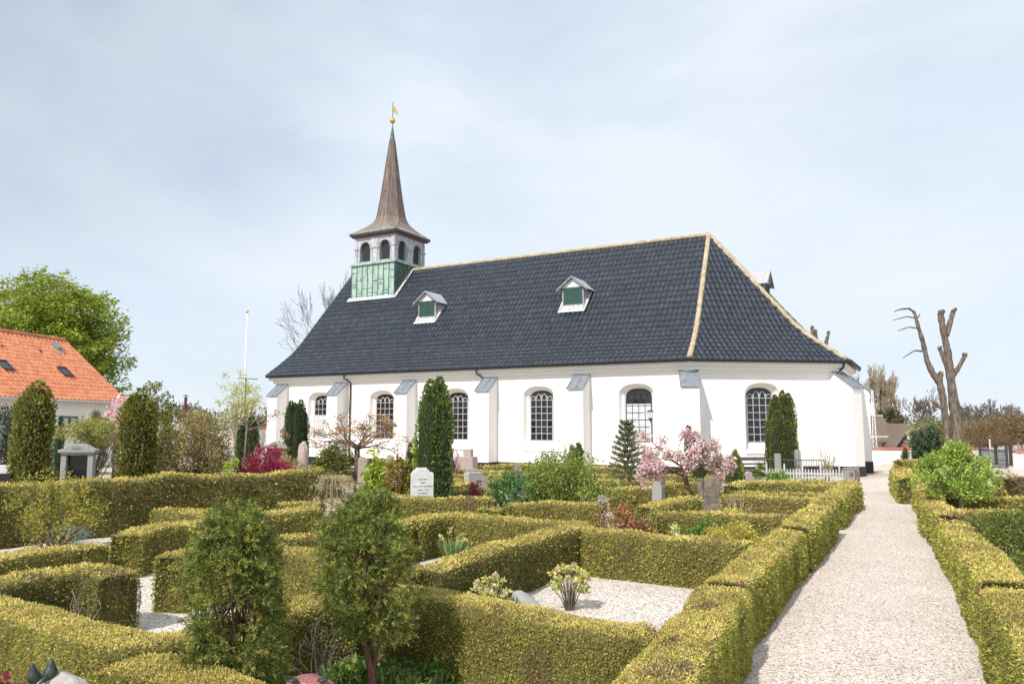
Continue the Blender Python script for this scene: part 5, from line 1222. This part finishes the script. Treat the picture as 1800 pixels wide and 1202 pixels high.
# ------------------------------------------------------------------ gravestones
def stone(name, label, xy, rz=R(16), cat='gravestone', group=None):
    return thing(name, label, cat, (*xy, T(*xy)), group, rz)
def arc(cx, cz, r_, a0, a1, n=8, sz=1.0):
    return [(cx + r_ * math.cos(R(a0 + (a1 - a0) * k / n)), cz + r_ * sz * math.sin(R(a0 + (a1 - a0) * k / n))) for k in range(n + 1)]
r0 = stone('gravestone', 'white marble headstone with stepped top and black inscription behind a hedge', (-2.00, 17.00), R(14))
hh = 1.32; b = MB(); b.slab([(-.25, 0), (.25, 0), (.25, hh - .13), (.22, hh - .10), (.15, hh - .085), (.15, hh - .045), (.10, hh - .04), (.10, hh), (-.14, hh), (-.14, hh - .045), (-.19, hh - .05), (-.22, hh - .10), (-.25, hh - .13)], -.06, .06); b.build('headstone', M['stone_white'], r0, bevel=.008)
for k, (tx, sz_) in enumerate((("HER HVILER", .036), ("SMED", .044), ("HANS LARS CHRISTENSEN", .034), ("* 4.8.86   + 1.2.47", .032), ("OG HUSTRU", .034), ("ELSE MARIE CHRISTENSEN", .033))):
    text_mesh(tx, sz_ * 1.05, 'inscription', M['letter'], r0, (0.01, -.0625, hh - .255 - k * .075), (R(90), 0, 0), .001)
r0 = stone('grave_portico', 'grey granite grave portico reading FRED with a black polished slab between two pillars', (-9.44, 16.60), R(12))
hh = 1.86
b = MB(); b.slab([(-.37, hh - .19), (.37, hh - .19), (.37, hh - .13), (.27, hh - .10), (.18, hh - .045), (.10, hh - .01), (0, hh), (-.10, hh - .01), (-.18, hh - .045), (-.27, hh - .10), (-.37, hh - .13)], -.17, .17); b.build('pediment', M['stone_grey'], r0, bevel=.012)
b = MB(); b.box((0, 0, hh - .21), (.66, .27, .045)); b.build('architrave', M['stone_grey'], r0)
for sx in (-1, 1): b = MB(); b.box((sx * .265, 0, (hh - .23) / 2), (.11, .22, hh - .232)); b.build('pillar', M['stone_grey'], r0, bevel=.008)
b = MB(); b.box((0, .05, (hh - .24) / 2), (.415, .06, hh - .25)); b.build('slab', M['stone_black'], r0)
text_mesh("FRED", .085, 'inscription', M['letter_grey'], r0, (0.01, -.172, hh - .105), (R(90), 0, 0), .002)
r0 = stone('gravestone', 'pale grey granite stone with chamfered shoulders left of the cherry trunk', (3.64, 19.00), R(-32))
hh = 0.87; b = MB(); b.slab([(-.125, 0), (.125, 0), (.125, hh - .14), (.10, hh - .07), (.05, hh), (-.07, hh), (-.10, hh - .05), (-.125, hh - .14)], -.13, .13); b.build('headstone', M['stone_grey'], r0, bevel=.006)
r0 = stone('gravestone', 'large brown weathered gravestone with orange lichen right of the cherry trunk', (4.76, 18.50), R(-14))
hh = 1.04; M['lichen_stone'] = mat("lichened_stone", (.26, .19, .14), .9, scale=7, col2=(.13, .11, .09), bump=.8, bscale=14)
b = MB(); b.slab([(-.12, 0), (.24, 0), (.25, hh - .06)] + arc(.06, hh - .16, .2, 50, 130, 6, .8) + [(-.12, hh - .05)], -.16, .12); b.build('headstone', M['lichen_stone'], r0, bevel=.02)
b = MB(); b.box((-.20, .02, (hh - .06) / 2), (.155, .26, hh - .06), taper=.96); b.build('side_block', M['stone_dark'], r0, bevel=.02)
b = MB(); b.box((.07, -.165, hh * .62), (.24, .012, .16)); b.box((.07, -.165, hh * .42), (.26, .012, .02)); b.build('worn_inscription', M['stone_dark'], r0)
r0 = stone('gravestone', 'pink granite grave monument with a raised block on a wide base near the church wall', (-1.74, 29.00), R(-20))
b = MB(); b.box((0, 0, .52), (.74, .5, 1.04)); b.build('base', M['stone_pink'], r0, bevel=.01)
b = MB(); b.box((.06, .05, 1.18), (.32, .25, .30)); b.build('block', M['stone_pink'], r0, bevel=.01)
r0 = stone('gravestone', 'white sandstone block gravestone with a sunlit left end behind the crimson shrub', (-1.10, 22.00), R(38))
b = MB(); b.box((0, 0, 0.90 / 2), (.52, .26, 0.90)); b.build('block', M['sandstone'], r0, bevel=.01); b = MB(); b.box((.30, -.05, 0.77 / 2), (.18, .2, 0.77)); b.build('side_block', M['sandstone'], r0)
r0 = stone('gravestone', 'small flat dark topped gravestone behind the white block', (-1.32, 24.50), R(20)); b = MB(); b.box((0, 0, 0.87 / 2), (.34, .2, 0.87), taper=.8); b.build('headstone', M['stone_grey'], r0, bevel=.03)
def rock(name, label, xy, sx, sy, h, m, rz=0.2, seed=1, cat='gravestone', tilt=0, rough_=.09):
    r0 = thing(name, label, cat, (*xy, T(*xy)), None, rz); b = MB(); rr = np.random.default_rng(seed); nu, nv = 20, 10; V = []
    for j in range(nv + 1):
        ph = math.pi / 2 * j / nv
        for i in range(nu):
            a = 2 * math.pi * i / nu; cr = (abs(math.cos(ph)) ** .55); V.append((math.cos(a) * cr, math.sin(a) * cr, math.sin(ph) ** .8))
    V = np.array(V); k = 1 + rough_ * vnoise(V, .45, seed) ; V = V * k[:, None] * np.array([sx, sy, h]); V[:, 2] = np.maximum(V[:, 2], 0); V[:, 2] += tilt * V[:, 0] * (V[:, 2] / h)
    F = [(j * nu + i, j * nu + (i + 1) % nu, (j + 1) * nu + (i + 1) % nu, (j + 1) * nu + i) for j in range(nv) for i in range(nu)]
    b.add([tuple(p) for p in V], F); b.build('stone', m, r0, smooth=True); return r0
rock('boulder_gravestone', 'rough grey boulder gravestone behind the large open shrub', (0.16, 21.50), .22, .15, 1.09, M['stone_dark'], seed=3)
rock('boulder_gravestone', 'rough upright pinkish stone left of the dark green shrub', (-7.14, 26.00), .20, .14, 1.64, M['stone_pink'], seed=5)
r0 = rock('boulder_gravestone', 'light grey boulder with a raised cross, lying between the two rhododendrons', (0.18, 9.32), .22, .13, .27, M['stone_grey'], rz=-.35, seed=8, tilt=-.35)
b = MB(); b.box((.05, -.135, .12), (.22, .03, .035), ry=R(-28), rx=R(-18)); b.box((.06, -.135, .11), (.035, .03, .16), ry=R(-28), rx=R(-18)); b.build('raised_cross', M['stone_white'], r0, bevel=.006)
rock('boulder_gravestone', 'low dark stone by the lavender at the end of the low hedge', (-7.02, 13.42), .22, .12, .24, M['stone_dark'], seed=11)
r0 = stone('gravestone', 'low white marker block with a small black plate right of the brown gravestone', (6.02, 21.50), R(20)); b = MB(); b.box((0, 0, 0.58 / 2), (.34, .22, 0.58)); b.build('block', M['stone_white'], r0, bevel=.01); b = MB(); b.box((.02, -.115, 0.44), (.14, .01, .07)); b.build('plate', M['stone_black'], r0)
r0 = stone('flower_pot', 'small white pot beside the low white marker block', (6.19, 21.20), cat='pot'); b = MB(); b.lathe([(0, 0), (.08, 0), (.09, .3), (.09, 0.44), (.07, 0.44), (.06, .3)], 14); b.build('pot', M['stone_white'], r0, smooth=True)
def stele(label, X, Yd, top, w_, m, rz=R(16), rnd=True):
    r0 = stone('gravestone', label, X, rz); b = MB(); h = top; b.slab([(-w_ / 2, 0), (w_ / 2, 0)] + (arc(0, h - w_ * .35, w_ / 2, 0, 180, 8, .7) if rnd else [(w_ / 2, h), (-w_ / 2, h)]), -.07, .07); b.build('headstone', m, r0, bevel=.006); return r0
stele('small rose grey headstone right of the bright green thuja', (7.90, 25.50), 25.5, 0.71, .22, M['stone_pink'])
stele('tall narrow grey blue stele in front of the broad yew clump', (9.76, 28.00), 28, 1.20, .18, M['stone_grey'], rnd=False)
stele('pointed pale stele at the right edge of the broad yew clump', (10.72, 28.60), 28.6, 1.32, .20, M['stone_grey'])
stele('small pink headstone right of the drooping lime green shrub', (-3.60, 22.50), 22.5, 1.38, .20, M['stone_pink'])
stele('reddish low headstone behind the lime green shrub', (-4.31, 22.00), 22, 1.34, .26, M['stone_pink'])
r0 = stone('obelisk', 'small dark reddish obelisk behind the round bush by the church wall', (4.93, 28.50), R(10)); b = MB(); b.box((0, 0, 1.35 / 2), (.26, .26, 1.35), taper=.18); b.build('shaft', M['stone_dark'], r0)
r0 = stone('grave_portico', 'brown grave monument with a triangular pale pediment behind the burgundy maple', (-7.47, 24.00), R(14)); hh = 1.76
b = MB(); b.slab([(-.36, hh - .24), (.36, hh - .24), (.36, hh - .19), (0, hh), (-.36, hh - .19)], -.16, .16); b.build('pediment', M['sandstone'], r0, bevel=.01); b = MB(); b.box((0, 0, (hh - .24) / 2), (.50, .24, hh - .25)); b.build('body', M['stone_red'], r0); b = MB(); b.lathe([(0, -.04), (.05, -.04), (.05, 0), (0, 0)], 10, (0, -.15, hh - .13)); b.build('wreath', M['bronze'], r0)
r0 = stone('gravestone', 'round topped dark brown headstone at the path end of the picket fence', (11.33, 25.20), R(80)); b = MB(); hh = 0.90; b.slab([(-.25, 0), (.25, 0)] + arc(0, hh - .25, .25, 0, 180, 10), -.08, .08); b.build('headstone', M['stone_dark'], r0, bevel=.01)
r0 = stone('gravestone', 'square light grey headstone at the right end of the picket fence', (11.04, 25.00), R(10)); b = MB(); hh = 0.82; b.box((0, 0, hh / 2), (.26, .22, hh)); b.box((0, 0, hh + .01), (.30, .26, .03)); b.build('block', M['stone_grey'], r0, bevel=.006); b = MB(); b.lathe([(0, 0), (.07, 0), (.07, .012), (0, .012)], 12); o = b.build('medallion', M['stone_dark'], r0); o.rotation_euler = (R(90), 0, 0); o.location = (0, -.112, hh * .8)
r0 = stone('gravestone', 'low black headstone at the left frame edge behind the tall hedge', (-11.40, 17.00), R(12)); b = MB(); b.box((0, 0, 1.19 / 2), (.5, .12, 1.19)); b.build('headstone', M['stone_black'], r0, bevel=.01)
r0 = stone('gravestone', 'white low slab behind the tall hedge, left of the left thuja column', (-12.93, 19.50), R(12)); b = MB(); b.box((0, 0, 1.24 / 2), (.6, .3, 1.24)); b.build('slab', M['stone_white'], r0, bevel=.01)

# two stones at the very bottom, the left one with two bronze birds
r0 = rock('rough_gravestone', 'pale rough stone with a dark red face at the bottom edge, carrying two bronze birds', (-2.73, 4.75), .27, .12, 0.79, M['sandstone'], rz=.1, seed=14, rough_=.04)
r0.location.z = .0
b = MB(); b.slab([(-.02, .1), (.19, .1), (.19, .58), (.12, .66), (.04, .67), (-.02, .60)], -.135, -.10); b.build('polished_face', M['stone_red'], r0, bevel=.008)
def bird(label, loc, rz, lean):
    r1 = thing('bronze_bird', label, 'figurine', loc, 'pair of small bronze birds', rz)
    b = MB(); b.lathe([(0, 0), (.024, .002), (.037, .018), (.041, .036), (.037, .056), (.027, .074), (.022, .086), (.019, .098), (.011, .110), (.004, .124), (0, .132)], 14)
    b.v = [(x + lean * z, y, z) for x, y, z in b.v]
    b.tube([(-.02, 0, .03), (-.06, 0, .012), (-.085, 0, .004)], [.022, .014, .005], 8); b.build('body', M['bronze'], r1, smooth=True)
bx, by = (-2.81, 4.72)
bird('left bronze bird on the rough stone at the bottom edge', (bx - .055, by, 0.75), R(-120), .2)
bird('right bronze bird on the rough stone, beak up', (bx + .035, by, 0.77), R(80), 0)
r0 = rock('rough_gravestone', 'rounded red granite stone with bronze ornaments at the bottom edge', (-1.26, 4.90), .25, .12, 0.74, M['stone_red'], rz=.05, seed=17, rough_=.02)
b = MB()
for dx in (-.09, .09): b = MB(); b.lathe([(0, 0), (.034, 0), (.026, .012), (0, .014)], 10, (dx, -.07, 0.73)); b.build('bronze_ornament', M['bronze'], r0, smooth=True)

# ------------------------------------------------------------------ churchyard furniture
r0 = thing('picket_fence', 'low white painted picket fence round a grave beside the chancel', 'fence', (0, 0, 0)); A = Vector((*(8.74, 26.20), 0)); B_ = Vector((*(11.10, 25.40), 0)); dv = B_ - A; nP = 26
rail = MB(); ang = math.atan2(dv.y, dv.x)
for z in (.22, .62): rail.box(((A + B_) / 2 + Vector((0, .03, z))), (dv.length, .03, .06), rz=ang)
rail.build('rail', M['fence'], r0)
for k in range(nP + 1):
    p = A.lerp(B_, k / nP); tall = k % 6 == 0; h = .95 if tall else .78; wd = .055 if tall else .045; b = MB()
    b.slab([(-wd / 2, .04), (wd / 2, .04), (wd / 2, h - .08), (wd / 3, h - .05), (wd / 2, h - .03), (0, h), (-wd / 2, h - .03), (-wd / 3, h - .05), (-wd / 2, h - .08)], -.012, .012, mtx=Matrix.Translation(p) @ Matrix.Rotation(ang, 4, 'Z')); b.build('picket', M['fence'], r0)
b = MB(); E_ = A + Vector((.45, 2.6, 0)); q = E_ - A
for z in (.22, .62): b.box(((A + E_) / 2 + Vector((0, 0, z))), (q.length, .03, .06), rz=math.atan2(q.y, q.x))
b.build('side_rail', M['fence'], r0)
F_ = E_ + (B_ - A); r1 = thing('iron_railing', 'thin dark iron railing behind the white picket fence', 'railing', (0, 0, 0)); b = MB(); b.tube([E_ + Vector((0, 0, .95)), F_ + Vector((0, 0, .95))], .02, 6); b.tube([E_ + Vector((0, 0, .25)), F_ + Vector((0, 0, .25))], .015, 6)
for k in range(30): p = E_.lerp(F_, k / 29); b.tube([p, p + Vector((0, 0, .95 + (.12 if k % 6 == 0 else 0)))], .009, 4)
b.build('bars', M['iron'], r1)
r0 = thing('bench', 'weathered grey wooden garden bench against the chancel wall', 'bench', (*(9.84, 30.60), 0), None, R(9.1))
b = MB(); b.box((0, 0, .45), (1.5, .42, .045)); b.build('seat', M['wood_grey'], r0)
b = MB(); b.box((0, .20, .88), (1.5, .04, .14)); b.box((0, .20, .68), (1.5, .03, .07)); b.build('backrest', M['wood_grey'], r0)
for sx in (-1, 1):
    for sy in (-1, 1): b = MB(); b.box((sx * .70, sy * .18, (.62 if sy < 0 else .98) / 2), (.06, .06, .62 if sy < 0 else .98)); b.build('leg', M['wood_grey'], r0)
    b = MB(); b.box((sx * .70, 0, .64), (.07, .46, .04)); b.build('armrest', M['wood_grey'], r0)
r0 = thing('street_lamp', 'slim pale lamp post with a small square lantern before the fifth window', 'lamp', (*(5.37, 29.40), 0)); zt = 2.81
b = MB(); b.lathe([(0, 0), (.09, 0), (.085, .5), (.075, .95), (.055, 1.0), (.035, 1.05), (.028, zt - .45), (0, zt - .45)], 10); b.build('post', M['steel'], r0, smooth=True)
b = MB(); b.lathe([(.02, zt - .46), (.03, zt - .38), (.09, zt - .32), (.09, zt - .30), (.0, zt - .30)], 8); b.build('bracket', M['iron'], r0)
b = MB(); b.box((0, 0, zt - .17), (.19, .19, .24), taper=1.15); b.build('lantern_glass', M['glass_pale'], r0)
b = MB(); b.box((0, 0, zt - .02), (.27, .27, .05), taper=.4); b.build('lantern_cap', M['pipe'], r0); b = MB(); b.box((0, 0, zt - .10), (.62, .02, .02)); b.build('ladder_bar', M['steel'], r0)
r0 = thing('flagpole', 'tall white flagpole with a gilded ball left of the church', 'flagpole', (*(-21.28, 60.00), 0)); zt = 11.12
b = MB(); b.tube([(0, 0, 0), (0, 0, zt * .5), (0, 0, zt)], [.08, .06, .035], 10); b.build('pole', M['white_trim'], r0, smooth=True); b = MB(); b.lathe([(0, -.12)] + [(.12 * math.sin(a), -.12 * math.cos(a)) for a in (.5, 1, 1.57, 2.1, 2.6)] + [(0, .12)], 10, (0, 0, zt + .1)); b.build('finial', M['gold'], r0, smooth=True)
r0 = thing('antenna_mast', 'thin dark antenna mast with a crossbar in front of the flagpole', 'mast', (*(-17.66, 50.00), 0)); zt = 5.30; b = MB(); b.tube([(0, 0, 0), (0, 0, zt)], .045, 6); b.build('mast', M['iron'], r0); b = MB(); b.box((.15, 0, zt - .05), (1.3, .03, .05), rz=0, ry=R(3)); b.build('crossbar', M['iron'], r0)
r0 = thing('chimney_pipe', 'dark brown post with a cap above the loose brown shrub', 'post', (*(-21.59, 50.00), 0)); zt = 4.02; b = MB(); b.tube([(0, 0, 0), (0, 0, zt)], .10, 8); b.build('post', M['red_wood'], r0); b = MB(); b.box((0, 0, zt + .06), (.30, .3, .04)); b.box((0, 0, zt + .14), (.12, .1, .06)); b.build('cap', M['iron'], r0)
r0 = thing('outbuilding', 'small white outbuilding with a tiled roof edge and dark door left of the church', 'building', (*(-15.18, 46.00), 0), None, R(-20))
b = MB(); b.box((.5, .9, 1.0), (1.3, 2.4, 2.0)); b.build('wall', M['white'], r0); b = MB(); b.box((.5, .9, 2.06), (1.5, 2.6, .10)); b.build('roof', M['orange_tile'], r0); b = MB(); b.box((-.30, -.2, .95), (.22, .7, 1.9)); b.build('door', M['iron'], r0)

# ------------------------------------------------------------------ orange roofed house
hu = Vector((.148, .989, 0)); hv = Vector((-.989, .148, 0)); H0 = Vector((-23.5, 34.6, 0))
house = thing('house', 'white house with a steep orange pantile roof behind the left thujas', 'house', tuple(H0), None, math.atan2(hu.y, hu.x))   # local x runs along the wall, y away from us
def slope_tiles(mb, x0, x1, y0, z0, y1, z1, rows_, pw, amp=.075, sub=4, mi=0):
    L_ = math.hypot(y1 - y0, z1 - z0); ny, nz2 = -(z1 - z0) / L_, (y1 - y0) / L_
    if nz2 < 0: ny, nz2 = -ny, -nz2
    n = int((x1 - x0) / pw * sub); 
    for k in range(rows_):
        base = len(mb.v); jj = random.uniform(-.02, .02)
        for (t, lift) in ((max(0, k - .12) / rows_, .01), (max(0, k - .12) / rows_, .03), ((k + 1) / rows_, .01)):
            for i in range(n + 1):
                x = x0 + (x1 - x0) * i / n; u = (x / pw) % 1; h = lift + amp * (.5 + .5 * math.cos(6.283 * u)) ** 1.2
                if lift == .01 and t < (k + .5) / rows_: h = 0
                mb.v.append((x + jj, y0 + (y1 - y0) * t + ny * h, z0 + (z1 - z0) * t + nz2 * h))
        for r_ in (0, 1):
            for i in range(n): a = base + r_ * (n + 1) + i; mb.f.append((a, a + 1, a + n + 2, a + n + 1)); mb.m.append(mi)
b = MB(); b.add([(-9, .4, -.1), (8.6, .4, -.1), (8.6, 8.0, -.1), (-9, 8.0, -.1), (-9, .4, 3.7), (8.6, .4, 3.7), (8.6, 8.0, 3.7), (-9, 8.0, 3.7)], [(0, 1, 5, 4), (1, 2, 6, 5), (2, 3, 7, 6), (3, 0, 4, 7)])
b.add([(8.6, .4, 3.69), (8.6, 8.0, 3.69), (8.6, 4.2, 6.95)], [(0, 1, 2)]); b.add([(-9, .4, 3.69), (-9, 8.0, 3.69), (-9, 4.2, 6.95)], [(2, 1, 0)]); b.build('wall', M['white'], house)
b = MB(); slope_tiles(b, -9.3, 8.95, 0, 3.5, 4.2, 7.1, 17, .30); slope_tiles(b, -9.3, 8.95, 8.4, 3.5, 4.2, 7.1, 17, .30); b.build('roof', M['orange_tile'], house)
b = MB(); b.tube([(-9.3, 4.2, 7.16), (8.95, 4.2, 7.16)], .12, 8); b.build('ridge', M['orange_tile'], house)
b = MB(); b.tube([(8.97, 0, 3.53), (8.97, 4.2, 7.15), (8.97, 8.4, 3.53)], .07, 6); b.build('verge', M['orange_tile'], house)
b = MB(); b.tube([(-9.3, -.05, 3.46), (8.9, -.05, 3.46)], .06, 6); b.build('gutter', M['steel'], house)
zs_ = lambda y: 3.5 + y * 3.6 / 4.2
for (t, s_) in ((6.14, 1.79), (2.15, 1.85)):
    w_ = thing('skylight', None, None, (t, s_, zs_(s_))); w_.parent = house; w_.rotation_euler = (math.atan2(3.6, 4.2), 0, 0)
    b = MB()
    for (cx_, cy_, sx, sy) in ((0, .33, .62, .05), (0, -.33, .62, .07), (-.29, 0, .05, .62), (.29, 0, .05, .62)): b.box((cx_, cy_, .10), (sx, sy, .10))
    b.build('frame', M['iron'], w_); b = MB(); b.box((0, 0, .095), (.54, .60, .03)); b.build('pane', M['glass'], w_)
w_ = thing('roof_hatch', None, None, (7.5, 3.55, zs_(3.55))); w_.parent = house; w_.rotation_euler = (math.atan2(3.6, 4.2), 0, 0); b = MB(); b.box((0, 0, .12), (.34, .5, .2)); b.build('hatch', M['lead'], w_); b = MB(); b.box((0, -.38, .075), (.5, .3, .02)); b.build('apron', M['lead_pale'], w_)
for (t, s_) in ((3.3, 3.05), (5.84, 3.09)): b = MB(); b.box((t, s_, zs_(s_) + .09), (.16, .10, .07), rx=math.atan2(3.6, 4.2)); b.build('roof_vent', M['iron'], house)
def cwindow(x, z, wd, hd_, n):
    w_ = thing('window', None, None, (x, .4, z)); w_.parent = house; b = MB()
    for sx in (-wd / 2, wd / 2): b.box((sx, -.02, 0), (.08, .08, hd_))
    for sz in (-hd_ / 2, hd_ / 2): b.box((0, -.02, sz), (wd + .081, .082, .08))
    for k in range(1, n): b.box((-wd / 2 + wd * k / n, -.015, 0), (.09, .078, hd_ - .08))
    b.build('frame', M['frame_green'], w_); b = MB(); b.box((0, .0, 0), (wd - .08, .02, hd_ - .08)); b.build('pane', M['glass_pale'], w_)
cwindow(5.0, 2.38, 1.15, .48, 2); cwindow(1.0, 2.0, 1.1, 1.1, 2)

# ------------------------------------------------------------------ far right: walls, gate, cottage, mast
def yard_wall(label, p0, p1, h):
    a = Vector((*p0, 0)); b_ = Vector((*p1, 0)); d = b_ - a; n = 24; r0 = thing('churchyard_wall', label, 'wall', (0, 0, 0)); ang = math.atan2(d.y, d.x); wl = MB(); cp = MB()
    for k in range(n):
        p = a.lerp(b_, (k + .5) / n); z = T(p.x, p.y); wl.box((p.x, p.y, z + h / 2 - .3), (d.length / n + .002, .36, h + .6), rz=ang)
    m_ = Matrix.Rotation(ang, 3, 'Z')
    for k in range(int(d.length / .24)):
        p = a + d.normalized() * (k + .5) * .24; z = T(p.x, p.y) + h
        for sg in (-1, 1):
            vs = [Vector((-.125, 0, .20)), Vector((.125, 0, .20)), Vector((.125, sg * .27, .02)), Vector((-.125, sg * .27, .02)), Vector((0, 0, .25)), Vector((0, sg * .27, .07))]
            cp.add([p + m_ @ v + Vector((0, 0, z)) for v in vs], [(0, 4, 5, 3), (4, 1, 2, 5)])
    wl.build('wall', M['white'], r0); cp.build('coping', M['red_tile'], r0)
yard_wall('white churchyard wall with red tile coping behind the church corner and conifer', (20, 65.8), (41.2, 65.8), 1.30)
yard_wall('short white wall with red tile coping right of the iron gate, at the frame edge', (33.1, 50.2), (52, 49.2), .98)
r0 = thing('iron_gate', 'dark blue grey iron gate of upright bars left of the short white wall', 'gate', (0, 0, 0)); A = Vector((*(31.98, 52.00), 0)); B_ = Vector((*(32.80, 50.50), 0)); dv = B_ - A; zg = T(A.x, A.y)
b = MB()
for k in range(27): p = A.lerp(B_, k / 26) + Vector((0, 0, zg)); b.tube([p, p + Vector((0, 0, 1.3))], .018, 5)
b.build('bars', M['blue_iron'], r0); b = MB()
for z in (.12, .6, 1.2): b.tube([A + Vector((0, 0, zg + z)), B_ + Vector((0, 0, zg + z))], .03, 5)
b.build('rail', M['blue_iron'], r0)
for p in (A, B_): b = MB(); b.box((p.x, p.y, zg + .75), (.12, .12, 1.6)); b.build('gatepost', M['blue_iron'], r0)
r0 = thing('marker_post', 'thin pale post behind the iron gate', 'post', (*(33.94, 54.00), T(34, 54))); b = MB(); b.tube([(0, 0, 0), (0, 0, 2.0)], .05, 6); b.build('post', M['stone_white'], r0)
r0 = thing('sign_frame', 'pale metal sign frame beyond the wall at the right frame edge', 'sign', (*(38.88, 58.00), T(39, 58))); b = MB(); b.tube([(-.25, 0, 0), (-.25, 0, 2.4)], .05, 6); b.build('post', M['steel'], r0); b = MB(); b.box((.1, 0, 2.2), (1.0, .05, .5)); b.box((.1, 0, 1.3), (1.0, .05, .12)); b.build('panel', M['lead_pale'], r0)
# cottage
zc = T(40, 76); ct_ = thing('cottage', 'low cottage with a brown roof and a dark red boarded gable behind the far wall', 'cottage', (*(38.11, 78.00), zc), None, R(4)); k_ = 78 / 1325.0
b = MB(); b.box((0, 3, 1.3), (11, 6, 2.8)); b.build('wall', M['stone_white'], ct_)
b = MB()
for sg in (-1, 1): b.add([(-6, 3, 2.55 + 2.15), (1.75, 3, 4.70), (1.75, 3 + sg * 3.5, 2.2), (-6, 3 + sg * 3.5, 2.2), (-6, 3, 4.5), (1.75, 3, 4.5), (1.75, 3 + sg * 3.5, 2.0), (-6, 3 + sg * 3.5, 2.0)], [(0, 1, 2, 3), (4, 7, 6, 5), (1, 5, 6, 2), (2, 6, 7, 3)])
b.add([(1.75, -.5, 2.2), (1.75, 6.5, 2.2), (1.75, 3, 4.69)], [(0, 1, 2)]); b.build('roof', M['brown_roof'], ct_)
b = MB(); b.tube([(-6, 3, 4.76), (1.75, 3, 4.76)], .14, 6); b.build('ridge', M['sandstone'], ct_)
b = MB(); b.add([(.25, -2.0, .9), (2.95, -2.0, .9), (2.75, -2.0, 2.3), (1.6, -2.0, 3.75), (.45, -2.0, 2.3)], [(0, 1, 2, 3, 4)]); b.add([(.25, -2.0, .9), (2.95, -2.0, .9), (2.95, 2.0, .9), (.25, 2, .9), (.45, -2, 2.3), (2.75, -2, 2.3), (2.75, 2, 2.3), (.45, 2, 2.3)], [(1, 2, 6, 5), (3, 0, 4, 7)]); b.build('gable', M['red_wood'], ct_)
b = MB(); b.box((1.5, -2.03, .45), (2.6, .06, .9)); b.build('gable_foot', M['stone_white'], ct_)
b = MB()
for sg in (-1, 1): b.add([(1.6, -2.3, 3.98), (1.6 + sg * 1.75, -2.3, 1.75), (1.6 + sg * 1.75, 3, 1.75), (1.6, 3, 3.98), (1.6, -2.3, 3.80), (1.6 + sg * 1.75, -2.3, 1.57), (1.6 + sg * 1.75, 3, 1.57), (1.6, 3, 3.80)], [(0, 1, 2, 3), (7, 6, 5, 4), (0, 4, 5, 1), (1, 5, 6, 2)])
b.build('gable_roof', M['brown_roof'], ct_)
b = MB()
for sg in (-1, 1): b.add([(1.6, -2.36, 4.0), (1.6 + sg * 1.78, -2.36, 1.75), (1.6 + sg * 1.78, -2.36, 1.5), (1.6, -2.36, 3.75), (1.6, -2.3, 4.0), (1.6 + sg * 1.78, -2.3, 1.75), (1.6 + sg * 1.78, -2.3, 1.5), (1.6, -2.3, 3.75)], [(0, 1, 2, 3), (7, 6, 5, 4), (0, 4, 5, 1), (3, 2, 6, 7)])
b.build('bargeboard', M['green_paint'], ct_)
w_ = thing('window', None, None, (1.6, -2.04, 2.55)); w_.parent = ct_; b = MB(); b.box((0, 0, 0), (.6, .06, .36)); b.build('pane', M['stone_white'], w_)
b = MB(); b.box((.1, -2.05, .75), (.35, .1, 1.0)); b.build('door', M['blue_iron'], ct_)
r0 = thing('lattice_mast', 'white lattice mast with a dark lamp on top beside the church corner', 'mast', (*(33.41, 70.00), T(34, 70))); zt = 5.40 - T(34, 70); b = MB()
for dx in (-1, 1): b.tube([(dx * .22, 0, 0), (dx * .05, 0, zt)], .035, 6)
for k in range(14): z0 = zt * k / 14; z1 = zt * (k + 1) / 14; w0 = .22 - .17 * k / 14; b.tube([(-w0, 0, z0), (w0, 0, z1)], .015, 4); b.tube([(-w0, 0, z0), (w0, 0, z0)], .015, 4)
b.build('lattice', M['white_trim'], r0); b = MB(); b.tube([(0, 0, zt), (0, 0, zt + .85)], .07, 8); b.build('lamp', M['iron'], r0)
